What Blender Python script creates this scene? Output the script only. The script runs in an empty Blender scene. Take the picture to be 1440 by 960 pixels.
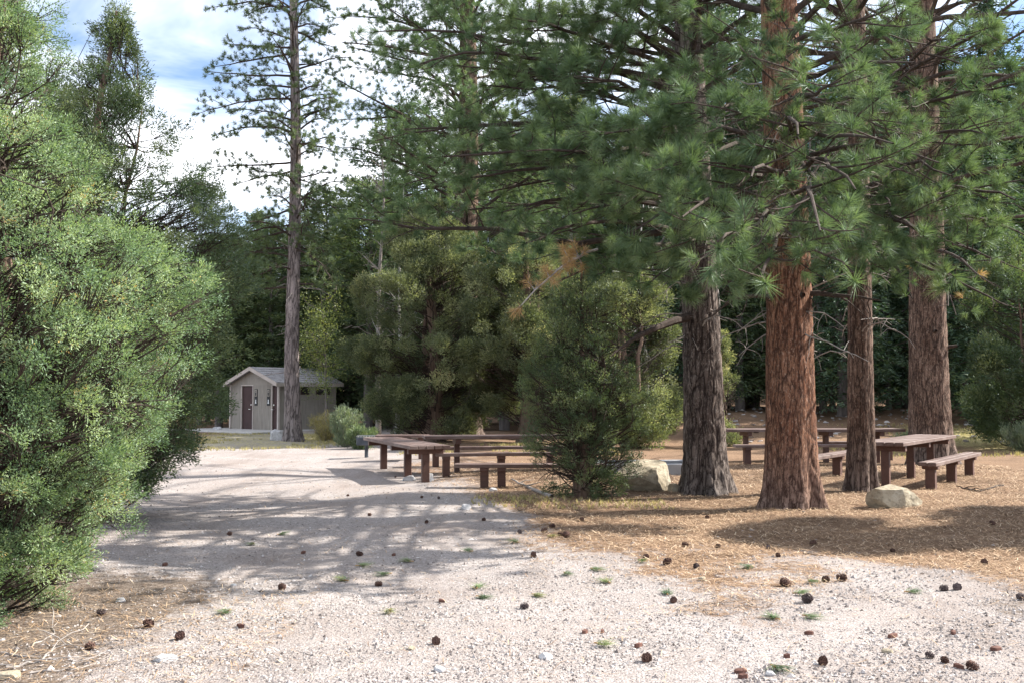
import bpy, math, random
import numpy as np
from mathutils import Vector, noise, Matrix

S = bpy.context.scene
COL = S.collection
PI = math.pi
R = np.random.default_rng(7)
random.seed(7)

# ------------------------------------------------------------------ basics
CAM_H = 1.6; F = 1440.0; PITCH = math.atan(75 / 1440.0)
cp, sp_ = math.cos(PITCH), math.sin(PITCH)
def at(px, py, Y):
    u = (px - 720) / F; v = (480 - py) / F
    dy = cp - v * sp_; dz = sp_ + v * cp
    s = Y / dy
    return np.array([u * s, Y, CAM_H + dz * s])
def gp(px, py):
    u = (px - 720) / F; v = (480 - py) / F
    dy = cp - v * sp_; dz = sp_ + v * cp
    s = -CAM_H / dz
    return np.array([u * s, dy * s, 0.0])

def smooth(a, b, x):
    t = np.clip((x - a) / (b - a), 0, 1); return t * t * (3 - 2 * t)
def gz(x, y):
    """height of the terrain"""
    x = np.asarray(x, float); y = np.asarray(y, float)
    h = 1.0 * smooth(30, 46, y) * smooth(1.0, 7.0, x)
    h = h + 0.16 * np.clip(y - 62, 0, 200) * smooth(-30, 20, x) + 0.05 * np.clip(y - 62, 0, 200)
    h = h + 0.035 * np.sin(x * 0.9 + 0.6 * np.sin(y * .7)) * np.sin(y * 0.63 + 1.3) * smooth(4, 8, y)
    h = h + 0.018 * np.sin(x * 2.3 + y * 1.1) * np.sin(y * 1.9 - x * .7)
    return h
def gzf(x, y): return float(gz(x, y))

def nrm(v):
    v = np.asarray(v, float); return v / (np.linalg.norm(v, axis=-1, keepdims=True) + 1e-9)

class MB:
    """collects vertices / faces (numpy) for ONE mesh object"""
    def __init__(s): s.v = []; s.f3 = []; s.f4 = []; s.t = []; s.n = 0; s.m3 = []; s.m4 = []
    def add(s, v, f, tint=0.5, mi=0):
        v = np.asarray(v, float).reshape(-1, 3); f = np.asarray(f, int)
        if len(f) == 0: return
        (s.f3 if f.shape[1] == 3 else s.f4).append(f + s.n)
        (s.m3 if f.shape[1] == 3 else s.m4).append(np.full(len(f), mi))
        t = np.broadcast_to(np.asarray(tint, float), (len(v),)) if np.ndim(tint) == 0 else np.asarray(tint, float)
        s.t.append(t); s.v.append(v); s.n += len(v)
    def box(s, c, size, rz=0, tint=.5, bev=0.0, mi=0):
        sx, sy, sz = [q / 2 for q in size]
        if bev <= 0:
            v = np.array([[x, y, z] for z in (-sz, sz) for y in (-sy, sy) for x in (-sx, sx)])
            f = [[0, 2, 3, 1], [4, 5, 7, 6], [0, 1, 5, 4], [2, 6, 7, 3], [0, 4, 6, 2], [1, 3, 7, 5]]
        else:
            b = bev; v = []; 
            for z, q in ((-sz, b), (-sz + b, 0), (sz - b, 0), (sz, b)):
                x, y = sx - q, sy - q
                c2 = b if q == 0 else b * .4
                v += [[x - c2, -y, z], [x, -y + c2, z], [x, y - c2, z], [x - c2, y, z], [-x + c2, y, z], [-x, y - c2, z], [-x, -y + c2, z], [-x + c2, -y, z]]
            v = np.array(v); f = []
            for k in range(3):
                for i in range(8):
                    j = (i + 1) % 8
                    f.append([k * 8 + i, k * 8 + j, k * 8 + 8 + j, k * 8 + 8 + i])
            f += [[24, 25, 26, 27], [24, 27, 28, 31], [28, 29, 30, 31], [3, 2, 1, 0], [7, 4, 3, 0], [7, 6, 5, 4]]
        ca, sa = math.cos(rz), math.sin(rz)
        v = np.stack([v[:, 0] * ca - v[:, 1] * sa, v[:, 0] * sa + v[:, 1] * ca, v[:, 2]], 1) + np.asarray(c, float)
        s.add(v, f, tint, mi)
    def tube(s, pts, rad, k=6, tint=.5, cap=True):
        pts = np.asarray(pts, float); n = len(pts)
        rad = np.broadcast_to(np.asarray(rad, float), (n,))
        tg = np.gradient(pts, axis=0); tg = nrm(tg)
        ref = np.array([0, 0, 1.0]) if abs(tg[0, 2]) < .9 else np.array([1.0, 0, 0])
        a = nrm(np.cross(tg, ref)); b = np.cross(tg, a)
        th = np.arange(k) / k * 2 * PI
        v = pts[:, None, :] + rad[:, None, None] * (np.cos(th)[None, :, None] * a[:, None, :] + np.sin(th)[None, :, None] * b[:, None, :])
        v = v.reshape(-1, 3)
        i = np.arange(n - 1)[:, None] * k; j = np.arange(k)[None, :]; j2 = (j + 1) % k
        f = np.stack([i + j, i + j2, i + k + j2, i + k + j], -1).reshape(-1, 4)
        s.add(v, f, tint)
    def build(s, name, mat, parent=None, smooth=False, loc=None):
        me = bpy.data.meshes.new(name)
        v = np.concatenate(s.v).astype(np.float32)
        f3 = np.concatenate(s.f3) if s.f3 else np.zeros((0, 3), int)
        f4 = np.concatenate(s.f4) if s.f4 else np.zeros((0, 4), int)
        me.vertices.add(len(v)); me.vertices.foreach_set('co', v.ravel())
        me.loops.add(f3.size + f4.size)
        me.loops.foreach_set('vertex_index', np.concatenate([f3.ravel(), f4.ravel()]).astype(np.int32))
        me.polygons.add(len(f3) + len(f4))
        st = np.concatenate([np.arange(len(f3)) * 3, len(f3) * 3 + np.arange(len(f4)) * 4])
        me.polygons.foreach_set('loop_start', st.astype(np.int32))
        me.polygons.foreach_set('loop_total', np.concatenate([np.full(len(f3), 3), np.full(len(f4), 4)]).astype(np.int32))
        me.polygons.foreach_set('use_smooth', np.full(len(f3) + len(f4), smooth))
        mats = mat if isinstance(mat, (list, tuple)) else [mat]
        if len(mats) > 1:
            me.polygons.foreach_set('material_index', np.concatenate(s.m3 + s.m4).astype(np.int32))
        for m in mats: me.materials.append(m)
        at_ = me.attributes.new('tint', 'FLOAT', 'POINT')
        at_.data.foreach_set('value', np.concatenate(s.t).astype(np.float32))
        me.update(calc_edges=True)
        o = bpy.data.objects.new(name, me); COL.objects.link(o)
        if parent is not None: o.parent = parent
        if loc is not None: o.location = loc
        return o

def tag(o, label=None, cat=None, group=None, kind=None):
    if label: o['label'] = label
    if cat: o['category'] = cat
    if group: o['group'] = group
    if kind: o['kind'] = kind
    return o
def empty(name, loc, rz=0, label=None, cat=None, group=None):
    o = bpy.data.objects.new(name, None); o.empty_display_size = .2
    COL.objects.link(o); o.location = loc; o.rotation_euler = (0, 0, rz)
    return tag(o, label, cat, group)
def copy_tree(o, parent=None):
    c = o.copy(); COL.objects.link(c)
    if parent is not None: c.parent = parent
    for ch in [q for q in KIDS.get(o.name, [])]: copy_tree(ch, c)
    return c
KIDS = {}
def reg(root):
    for ch in root.children:
        KIDS.setdefault(root.name, []).append(ch); reg(ch)

# ------------------------------------------------------------------ materials
class NT:
    def __init__(s, name):
        s.m = bpy.data.materials.new(name); s.m.use_nodes = True
        s.t = s.m.node_tree; s.t.nodes.clear()
        s.out = s.n('ShaderNodeOutputMaterial')
    def n(s, typ, **kw):
        x = s.t.nodes.new(typ)
        for k, v in kw.items(): setattr(x, k, v)
        return x
    def l(s, a, b): s.t.links.new(a, b)
    def val(s, sock, v):
        if isinstance(v, bpy.types.NodeSocket): s.l(v, sock)
        else: sock.default_value = v
    def coord(s, kind='Object', scale=(1, 1, 1)):
        tc = s.n('ShaderNodeTexCoord'); mp = s.n('ShaderNodeMapping')
        s.l(tc.outputs[kind], mp.inputs[0]); mp.inputs['Scale'].default_value = scale
        return mp.outputs[0]
    def noise(s, vec, scale=5, detail=4, rough=.55, dist=0):
        x = s.n('ShaderNodeTexNoise'); s.l(vec, x.inputs['Vector'])
        x.inputs['Scale'].default_value = scale; x.inputs['Detail'].default_value = detail
        x.inputs['Roughness'].default_value = rough; x.inputs['Distortion'].default_value = dist
        return x.outputs['Fac']
    def voro(s, vec, scale=5, feature='F1', out='Distance', rnd=1):
        x = s.n('ShaderNodeTexVoronoi', feature=feature); s.l(vec, x.inputs['Vector'])
        x.inputs['Scale'].default_value = scale; x.inputs['Randomness'].default_value = rnd
        return x.outputs[out]
    def ramp(s, fac, stops, interp='LINEAR'):
        x = s.n('ShaderNodeValToRGB'); s.l(fac, x.inputs[0]); e = x.color_ramp.elements
        x.color_ramp.interpolation = interp
        while len(e) < len(stops): e.new(.5)
        for q, (p, c) in zip(e, stops):
            q.position = p; q.color = (*c, 1) if len(c) == 3 else c
        return x.outputs[0]
    def mix(s, f, a, b, mode='MIX'):
        x = s.n('ShaderNodeMix', data_type='RGBA', blend_type=mode)
        s.val(x.inputs[0], f)
        for i, c in ((6, a), (7, b)):
            if isinstance(c, tuple): c = (*c, 1) if len(c) == 3 else c
            s.val(x.inputs[i], c)
        return x.outputs[2]
    def math(s, op, a, b=0.0, c=0.0, clamp=False):
        x = s.n('ShaderNodeMath', operation=op, use_clamp=clamp)
        s.val(x.inputs[0], a); s.val(x.inputs[1], b); s.val(x.inputs[2], c)
        return x.outputs[0]
    def attr(s, name):
        x = s.n('ShaderNodeAttribute', attribute_name=name); return x.outputs['Fac']
    def bump(s, h, strength=.5, dist=.02):
        x = s.n('ShaderNodeBump'); s.l(h, x.inputs['Height'])
        x.inputs['Strength'].default_value = strength; x.inputs['Distance'].default_value = dist
        return x.outputs[0]
    def pr(s, col, rough=.8, bump=None, metal=0, spec=.3):
        p = s.n('ShaderNodeBsdfPrincipled')
        if isinstance(col, tuple) and len(col) == 3: col = (*col, 1)
        s.val(p.inputs['Base Color'], col); s.val(p.inputs['Roughness'], rough)
        p.inputs['Metallic'].default_value = metal; p.inputs['Specular IOR Level'].default_value = spec
        if bump is not None: s.l(bump, p.inputs['Normal'])
        return p.outputs[0]
    def done(s, sh): s.l(sh, s.out.inputs[0]); return s.m

def leaf_mat(name, stops, trans=.3, rough=.5, tr_mul=(1.3, 1.35, .7), gloss=.04):
    m = NT(name)
    c = m.ramp(m.attr('tint'), stops)
    n = m.noise(m.coord('Object'), 1.3, 2)
    c = m.mix(m.math('MULTIPLY', n, .5), c, m.mix(1.0, c, (1.35, 1.2, .8), 'MULTIPLY'))
    d = m.n('ShaderNodeBsdfDiffuse'); m.l(c, d.inputs[0])
    t = m.n('ShaderNodeBsdfTranslucent'); m.l(m.mix(1.0, c, tr_mul, 'MULTIPLY'), t.inputs[0])
    a = m.n('ShaderNodeMixShader'); a.inputs[0].default_value = trans
    m.l(d.outputs[0], a.inputs[1]); m.l(t.outputs[0], a.inputs[2])
    g = m.n('ShaderNodeBsdfGlossy'); g.inputs['Roughness'].default_value = rough; g.inputs[0].default_value = (.9, .95, 1, 1)
    b = m.n('ShaderNodeMixShader'); b.inputs[0].default_value = gloss
    m.l(a.outputs[0], b.inputs[1]); m.l(g.outputs[0], b.inputs[2])
    return m.done(b.outputs[0])

M = {}
M['pine'] = leaf_mat('pine_needles', [(0, (.055, .10, .06)), (.4, (.12, .185, .10)), (.75, (.21, .27, .14)), (.89, (.22, .22, .10)), (.92, (.33, .2, .11)), (1, (.48, .34, .2))], .3, .5, gloss=.03)
M['pine_far'] = leaf_mat('far_pine_needles', [(0, (.05, .09, .05)), (.5, (.11, .155, .075)), (1, (.22, .25, .12))], .35)
M['juniper'] = leaf_mat('juniper_sprays', [(0, (.06, .11, .068)), (.45, (.145, .225, .13)), (.8, (.31, .40, .235)), (.95, (.28, .38, .32)), (1, (.45, .33, .15))], .35, gloss=.02)
M['juniper_mid'] = leaf_mat('grey_green_juniper_sprays', [(0, (.06, .08, .05)), (.5, (.17, .2, .115)), (.85, (.35, .37, .23)), (1, (.45, .42, .26))], .35, gloss=.02)
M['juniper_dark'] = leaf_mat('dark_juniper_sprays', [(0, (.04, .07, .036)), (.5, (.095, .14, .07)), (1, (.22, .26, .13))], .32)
M['fir'] = leaf_mat('fir_foliage', [(0, (.03, .065, .04)), (.5, (.07, .12, .07)), (1, (.15, .19, .1))], .25)
M['aspen'] = leaf_mat('pale_leaves', [(0, (.08, .12, .045)), (.5, (.17, .21, .075)), (1, (.29, .3, .11))], .4)
M['drygrass'] = leaf_mat('dry_grass_blades', [(0, (.14, .15, .06)), (.5, (.32, .28, .13)), (1, (.55, .48, .28))], .3)
M['sage'] = leaf_mat('grey_green_leaves', [(0, (.1, .14, .09)), (.5, (.17, .22, .15)), (1, (.3, .33, .22))], .3)

def bark_mat(name, crack, mid, plate, pale, sx=9, sz=1.6, bumpd=.014):
    m = NT(name)
    co = m.coord('Object', (1, 1, .16))
    n1 = m.noise(co, sx, 5, .6)
    v = m.voro(m.mix(.25, co, n1), sx * 1.3, 'DISTANCE_TO_EDGE')
    e = m.ramp(v, [(0, (0, 0, 0)), (.12, (.7, .7, .7)), (.4, (1, 1, 1))])
    co2 = m.coord('Object', (1, 1, .35))
    n2 = m.noise(co2, 3.0, 4, .6)
    n3 = m.noise(m.coord('Object', (1, 1, .5)), 45, 3, .7)
    t = m.attr('tint')                                    # 0 = furrow, 1 = top of the bark plate (real relief)
    base = m.mix(m.ramp(n2, [(.35, (0, 0, 0)), (.65, (1, 1, 1))]), mid, plate)
    base = m.mix(m.ramp(n3, [(.53, (0, 0, 0)), (.75, (.65, .65, .65))]), base, pale)
    k = m.math('MULTIPLY', e, m.ramp(t, [(.03, (.3, .3, .3)), (.3, (1, 1, 1))]))
    c = m.mix(k, crack, base)
    h = m.math('ADD', m.math('MULTIPLY', e, 1.0), m.math('MULTIPLY', n3, .5))
    sp = m.n('ShaderNodeSeparateXYZ'); m.l(m.coord('Object'), sp.inputs[0])
    low = m.ramp(m.math('ADD', m.math('MULTIPLY', sp.outputs[2], .7), m.math('MULTIPLY', n2, .5)), [(.25, (.75, .75, .75)), (.95, (0, 0, 0))])
    c = m.mix(low, c, m.mix(k, crack, tuple((a_ + b_) * .35 for a_, b_ in zip((.42, .38, .36), plate))))   # weathered grey bark at the foot
    return m.done(m.pr(c, .92, m.bump(h, .5, bumpd), spec=.1))
M['bark_red'] = bark_mat('red_pine_bark', (.04, .021, .016), (.17, .072, .042), (.31, .165, .105), (.62, .48, .39), 14)
M['bark_dark'] = bark_mat('dark_pine_bark', (.022, .016, .015), (.09, .065, .055), (.2, .16, .14), (.55, .5, .46), 10)
M['bark_brown'] = bark_mat('brown_pine_bark', (.027, .018, .015), (.115, .068, .05), (.23, .155, .12), (.55, .46, .38), 12)
M['bark_grey'] = bark_mat('grey_pine_bark', (.06, .05, .048), (.2, .165, .155), (.33, .28, .27), (.42, .37, .35), 7)
def simple(name, c1, c2, scale=6, rough=.9, bmp=.3, stretch=(1, 1, 1), detail=5, bd=.01, spec=.2, c3=None):
    m = NT(name); co = m.coord('Object', stretch)
    n = m.noise(co, scale, detail, .6)
    c = m.ramp(n, [(.3, c1), (.7, c2)])
    if c3: c = m.mix(m.ramp(m.noise(co, scale * 5, 3), [(.55, (0, 0, 0)), (.7, (1, 1, 1))]), c, c3)
    return m.done(m.pr(c, rough, m.bump(n, bmp, bd), spec=spec))
M['twig'] = simple('twig_bark', (.03, .022, .018), (.085, .064, .054), 14)
M['twig_grey'] = simple('dead_grey_wood', (.18, .155, .14), (.4, .36, .33), 12)
M['jbark'] = simple('juniper_bark', (.09, .055, .04), (.24, .17, .13), 12, stretch=(1, 1, .15))
M['abark'] = simple('pale_aspen_bark', (.3, .29, .27), (.62, .6, .56), 5, c3=(.08, .07, .065))
M['gbark'] = simple('grey_trunk_bark', (.10, .085, .08), (.23, .2, .19), 8, stretch=(1, 1, .2))  # plain grey-brown bark of the background trunks

def wood_mat(name, a, b, c):
    m = NT(name); co = m.coord('Object', (1.2, 14, 14))
    n = m.noise(co, 3.5, 5, .65)
    n2 = m.noise(m.coord('Object'), 1.7, 4)
    col = m.mix(m.ramp(n, [(.3, (0, 0, 0)), (.7, (1, 1, 1))]), a, b)
    col = m.mix(m.ramp(n2, [(.45, (0, 0, 0)), (.75, (.75, .75, .75))]), col, c)
    return m.done(m.pr(col, .62, m.bump(n, .35, .005), spec=.45))
M['wood'] = wood_mat('brown_painted_planks', (.07, .04, .034), (.15, .095, .08), (.27, .21, .19))
M['woodleg'] = wood_mat('brown_painted_posts', (.055, .025, .019), (.115, .052, .038), (.13, .075, .058))

def rock_mat(name, a, b, c):
    m = NT(name); co = m.coord('Object')
    n = m.noise(co, 3, 6, .62); n2 = m.noise(co, 16, 5, .7)
    col = m.ramp(n, [(.3, a), (.52, b), (.72, c)])
    col = m.mix(m.ramp(n2, [(.5, (0, 0, 0)), (.68, (.6, .6, .6))]), col, tuple(x * .45 for x in a))
    return m.done(m.pr(col, .9, m.bump(m.math('ADD', n, m.math('MULTIPLY', n2, .6)), .6, .03), spec=.2))
M['rock_tan'] = rock_mat('tan_sandstone', (.2, .165, .115), (.36, .31, .23), (.5, .45, .36))
M['rock_grey'] = rock_mat('pale_grey_stone', (.34, .33, .33), (.5, .49, .49), (.66, .65, .65))

def ground_mat():
    m = NT('gravel_and_needle_litter'); co = m.coord('Object')
    duff = m.attr('duff'); grass = m.attr('grass'); dirt = m.attr('dirt')
    # gravel
    v1 = m.voro(co, 55, 'F1', 'Color'); v1d = m.voro(co, 55, 'F1', 'Distance')
    v2 = m.voro(co, 120, 'F1', 'Color')
    sep = m.n('ShaderNodeSeparateColor'); m.l(v1, sep.inputs[0])
    sep2 = m.n('ShaderNodeSeparateColor'); m.l(v2, sep2.inputs[0])
    g = m.ramp(sep.outputs[0], [(0, (.165, .142, .134)), (.3, (.265, .234, .222)), (.6, (.34, .306, .293)), (1, (.48, .444, .428))])
    g2 = m.ramp(sep2.outputs[1], [(0, (.17, .147, .139)), (.5, (.285, .253, .24)), (1, (.45, .414, .395))])
    g = m.mix(.45, g, g2)
    big = m.noise(co, .55, 5, .6)
    g = m.mix(m.ramp(big, [(.40, (0, 0, 0)), (.66, (.7, .7, .7))]), g, (.25, .208, .187))
    rut = m.noise(m.coord('Object', (1.6, .28, 1)), 1.1, 4, .6)
    g = m.mix(m.ramp(rut, [(.5, (0, 0, 0)), (.62, (.5, .5, .5)), (.7, (.1, .1, .1))]), g, m.mix(1.0, g, (.72, .68, .65), 'MULTIPLY'))
    # needle litter
    cs = m.coord('Object', (1, 4.5, 1)); n1 = m.noise(cs, 16, 6, .75, 1.2)
    cs2 = m.coord('Object', (5, 1.2, 1)); n2 = m.noise(cs2, 13, 6, .75, 1.5)
    f = m.math('MULTIPLY', m.math('ADD', n1, n2), .5)
    d = m.ramp(f, [(.34, (.06, .038, .026)), (.46, (.17, .107, .07)), (.56, (.28, .185, .12)), (.68, (.46, .35, .24))])
    d = m.mix(m.ramp(m.noise(co, 1.1, 5, .65), [(.4, (0, 0, 0)), (.7, (.6, .6, .6))]), d, (.115, .075, .052))
    gr = m.ramp(m.noise(co, 9, 5, .7), [(.35, (.16, .17, .07)), (.5, (.36, .32, .15)), (.65, (.55, .47, .24))])
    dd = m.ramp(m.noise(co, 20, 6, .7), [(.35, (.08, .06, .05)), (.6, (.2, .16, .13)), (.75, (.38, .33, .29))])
    edge = m.noise(co, 7, 6, .75)
    def soft(a):
        x = m.math('ADD', a, m.math('MULTIPLY', m.math('SUBTRACT', edge, .5), 2.0))
        return m.ramp(x, [(.33, (0, 0, 0)), (.66, (1, 1, 1))])
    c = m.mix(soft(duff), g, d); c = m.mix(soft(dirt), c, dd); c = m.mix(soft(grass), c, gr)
    h = m.math('ADD', m.math('MULTIPLY', v1d, -1.0), m.math('MULTIPLY', f, .8))
    return m.done(m.pr(c, .95, m.bump(h, .7, .012), spec=.1))
M['ground'] = ground_mat()
def stone_bits():
    m = NT('loose_gravel_stones')
    c = m.ramp(m.attr('tint'), [(0, (.07, .053, .047)), (.15, (.145, .124, .116)), (.4, (.26, .23, .218)), (.7, (.355, .324, .31)), (1, (.58, .55, .54))])
    n = m.noise(m.coord('Object'), 60, 2)
    return m.done(m.pr(m.mix(m.math('MULTIPLY', n, .3), c, (.3, .26, .24)), .9, spec=.2))
M['stones'] = stone_bits()
def litter():
    m = NT('fallen_needles')
    c = m.ramp(m.attr('tint'), [(0, (.06, .035, .022)), (.35, (.22, .135, .08)), (.7, (.45, .31, .19)), (1, (.72, .58, .42))])
    return m.done(m.pr(c, .7, spec=.3))
M['litter'] = litter()
M['cone'] = simple('cone_scales', (.05, .03, .025), (.16, .09, .07), 30, .8)
M['cone_grey'] = simple('old_cone_scales', (.06, .045, .045), (.17, .13, .125), 30, .7)
M['chip'] = simple('bark_chip', (.07, .035, .028), (.17, .085, .065), 25, .8)
M['siding'] = None
def siding():
    m = NT('grooved_wall_siding'); 
    n = m.noise(m.coord('Object', (6, 6, .5)), 3, 5, .6)
    n2 = m.noise(m.coord('Object'), .9, 4)
    c = m.ramp(n, [(.3, (.25, .222, .19)), (.7, (.35, .315, .275))])
    c = m.mix(m.ramp(n2, [(.4, (0, 0, 0)), (.7, (.5, .5, .5))]), c, (.21, .175, .15))
    return m.done(m.pr(c, .85, m.bump(n, .3, .01), spec=.2))
M['siding'] = siding()
M['trim'] = simple('pale_trim', (.42, .36, .32), (.52, .46, .42), 3, .7)
M['roof'] = simple('weathered_shingles', (.33, .31, .32), (.5, .48, .49), 4, .9, c3=(.2, .18, .17))
M['door'] = simple('maroon_door', (.04, .02, .02), (.065, .033, .033), 2, .5)
M['black'] = simple('black_plate', (.02, .02, .022), (.03, .03, .033), 4, .5)
M['white'] = simple('white_sign_paint', (.7, .7, .68), (.8, .8, .78), 4, .5)
M['concrete'] = simple('pale_concrete', (.38, .36, .34), (.52, .5, .48), 3, .9)
M['cpad'] = simple('grey_concrete_kerb', (.28, .28, .29), (.42, .42, .43), 3, .9)
M['steel'] = NT('steel_knob').m
_m = NT('brushed_steel'); M['steel'] = _m.done(_m.pr((.6, .6, .62), .3, metal=1))
_m = NT('dark_painted_steel'); M['grill'] = _m.done(_m.pr(_m.ramp(_m.noise(_m.coord('Object'), 6), [(.3, (.05, .058, .07)), (.7, (.10, .11, .13))]), .5, metal=.3))
M['glass_dark'] = simple('dark_vent_screen', (.015, .014, .016), (.03, .026, .028), 10, .6)

# ------------------------------------------------------------------ ground
def grid_axis(a, b, fine0, fine1, step, grow=1.18):
    xs = list(np.arange(fine0, fine1 + 1e-6, step))
    s = step
    while xs[-1] < b: s = min(s * grow, 25); xs.append(xs[-1] + s)
    s = step
    while xs[0] > a: s = min(s * grow, 25); xs.insert(0, xs[0] - s)
    return np.array(xs)
def fbm(x, y, s, seed=0):
    """cheap smooth noise on arrays"""
    o = np.zeros_like(x); a = 1.0; r = np.random.default_rng(seed); tot = 0
    for k in range(5):
        for q in range(3):
            th = r.uniform(0, 2 * PI); ph = r.uniform(0, 2 * PI)
            o += a * np.sin((x * math.cos(th) + y * math.sin(th)) * s * (1.9 ** k) * r.uniform(.8, 1.2) + ph)
        tot += a * 1.7; a *= .6
    return o / tot
def duff_mask(x, y):
    n = fbm(x, y, 1.2, 3)
    edge = 8.35 + np.clip(1.6 - x, 0, 9) * 2.6 + .9 * np.exp(-((x - 3.2) / .5) ** 2) - .9 * smooth(3.3, 5, x)
    m = smooth(-1.6, 2.4, y - edge + n * 1.7 + .7 * fbm(x, y, 5.5, 6))
    m = m * smooth(-1.4, .2, x)
    tab = smooth(-2.4, .6, x - (17 - y) * .15 + n) * smooth(15, 17, y) * .75      # around the middle tables
    m = np.maximum(m, tab)
    m = np.maximum(m, .8 * smooth(30, 34, y) * smooth(-3.5, 0, x))
    m = np.maximum(m, smooth(50, 60, y))
    m = np.maximum(m, smooth(-9, -13, x) * .8)
    return m
xs = grid_axis(-260, 260, -9, 14, .16); ys = grid_axis(-60, 420, 3, 34, .16)
X, Y = np.meshgrid(xs, ys); Z = gz(X, Y)
Z = Z + .006 * fbm(X, Y, 5, 9) * (np.abs(Y - 17) < 16)
mb = MB(); nx, ny = len(xs), len(ys)
i = np.arange(ny - 1)[:, None] * nx; j = np.arange(nx - 1)[None, :]
fq = np.stack([i + j, i + j + 1, i + nx + j + 1, i + nx + j], -1).reshape(-1, 4)
mb.add(np.stack([X, Y, Z], -1).reshape(-1, 3), fq)
g = mb.build('ground', M['ground'], smooth=True); tag(g, kind='structure')
def vattr(o, name, arr):
    a = o.data.attributes.new(name, 'FLOAT', 'POINT'); a.data.foreach_set('value', arr.astype(np.float32).ravel())
vattr(g, 'duff', duff_mask(X, Y))
GR = smooth(-13.5, -11.5, X) * smooth(-4.5, -6.5, X) * smooth(29, 33, Y + .8 * fbm(X, Y, 1, 4)) * smooth(45, 43, Y) * .48
GR = np.maximum(GR, smooth(12, 15, X) * smooth(26, 30, Y) * smooth(40, 36, Y) * .62)
vattr(g, 'grass', GR)
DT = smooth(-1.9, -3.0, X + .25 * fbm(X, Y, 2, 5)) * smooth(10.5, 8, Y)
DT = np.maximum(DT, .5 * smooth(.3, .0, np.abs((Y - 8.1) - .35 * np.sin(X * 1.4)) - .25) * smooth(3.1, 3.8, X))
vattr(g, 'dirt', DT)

# loose gravel stones (uncountable)
def stones(n, x0, x1, y0, y1, smin, smax, keep, seed, fmin=.25):
    r = np.random.default_rng(seed)
    u = r.random(n); y = y0 * (y1 / y0) ** u; x = r.uniform(-1, 1, n) * (.56 * y)
    k = keep(x, y, r.random(n)) & (x > x0) & (x < x1); x, y = x[k], y[k]; n = len(x)
    s = smin + (smax - smin) * r.random(n) ** 4.0
    base = np.array([[1, 0, 0], [0, 1, 0], [-1, 0, 0], [0, -1, 0], [0, 0, 1], [0, 0, -.4]], float)
    f = np.array([[0, 1, 4], [1, 2, 4], [2, 3, 4], [3, 0, 4]])
    v = base[None, :5] * r.uniform(.55, 1.25, (n, 5, 1)) * s[:, None, None]
    v[:, 4, :2] += r.uniform(-.4, .4, (n, 2)) * s[:, None]
    v[:, :, 2] *= r.uniform(.35, .8, (n, 1)); v[:, :4, 2] -= .1 * s[:, None]
    th = r.uniform(0, 2 * PI, n); ca, sa = np.cos(th)[:, None], np.sin(th)[:, None]
    vx = v[..., 0] * ca - v[..., 1] * sa; vy = v[..., 0] * sa + v[..., 1] * ca
    st = r.uniform(.6, 1.3, (n, 1))
    v = np.stack([vx * st + x[:, None], vy + y[:, None], v[..., 2] + gz(x, y)[:, None] + .002], -1)
    fa = (f[None] + (np.arange(n) * 5)[:, None, None]).reshape(-1, 3)
    t = np.repeat(np.clip(r.normal(.5, .24, n), 0, 1), 5)
    return v.reshape(-1, 3), fa, t
mb = MB()
kg = lambda x, y, q: q > np.maximum(duff_mask(x, y) * .93, .8 * smooth(-1.9, -3.0, x + .25 * fbm(x, y, 2, 5)) * smooth(10.5, 8, y))
for a in ((62000, -6, 8, 4.8, 13, .005, .016, kg, 11), (26000, -8, 8, 5, 26, .008, .026, kg, 12), (260, -8, 9, 6, 30, .02, .045, kg, 13)):
    v, f, t = stones(*a); mb.add(v, f, t)
mb.build('gravel', M['stones']); tag(bpy.data.objects['gravel'], 'pale pinkish loose gravel covering the parking area', 'gravel', kind='stuff')
# pale stones on the bank at the back right
r = np.random.default_rng(5)
mb = MB(); n = 420
x = r.uniform(7, 24, n); y = r.uniform(33, 47, n); k = x < y * .52; x, y = x[k], y[k]
for q in range(len(x)):
    s_ = r.uniform(.03, .11); 
    v = nrm(r.normal(0, 1, (8, 3))) * s_ * np.array([1.3, 1, .6]) + [x[q], y[q], gzf(x[q], y[q]) + .02]
    from itertools import combinations
    c0 = v.mean(0); f = []
    for a_, b_, c_ in combinations(range(8), 3):
        nn = np.cross(v[b_] - v[a_], v[c_] - v[a_]); d = (v - v[a_]) @ nn
        if (d < 1e-9).all(): f.append([a_, b_, c_])
        elif (d > -1e-9).all(): f.append([a_, c_, b_])
    mb.add(v, f, r.uniform(.5, 1))
tag(mb.build('scattered_stones', M['stones']), 'small white stones strewn over the shaded bank behind the tables', 'stones', kind='stuff')

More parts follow.
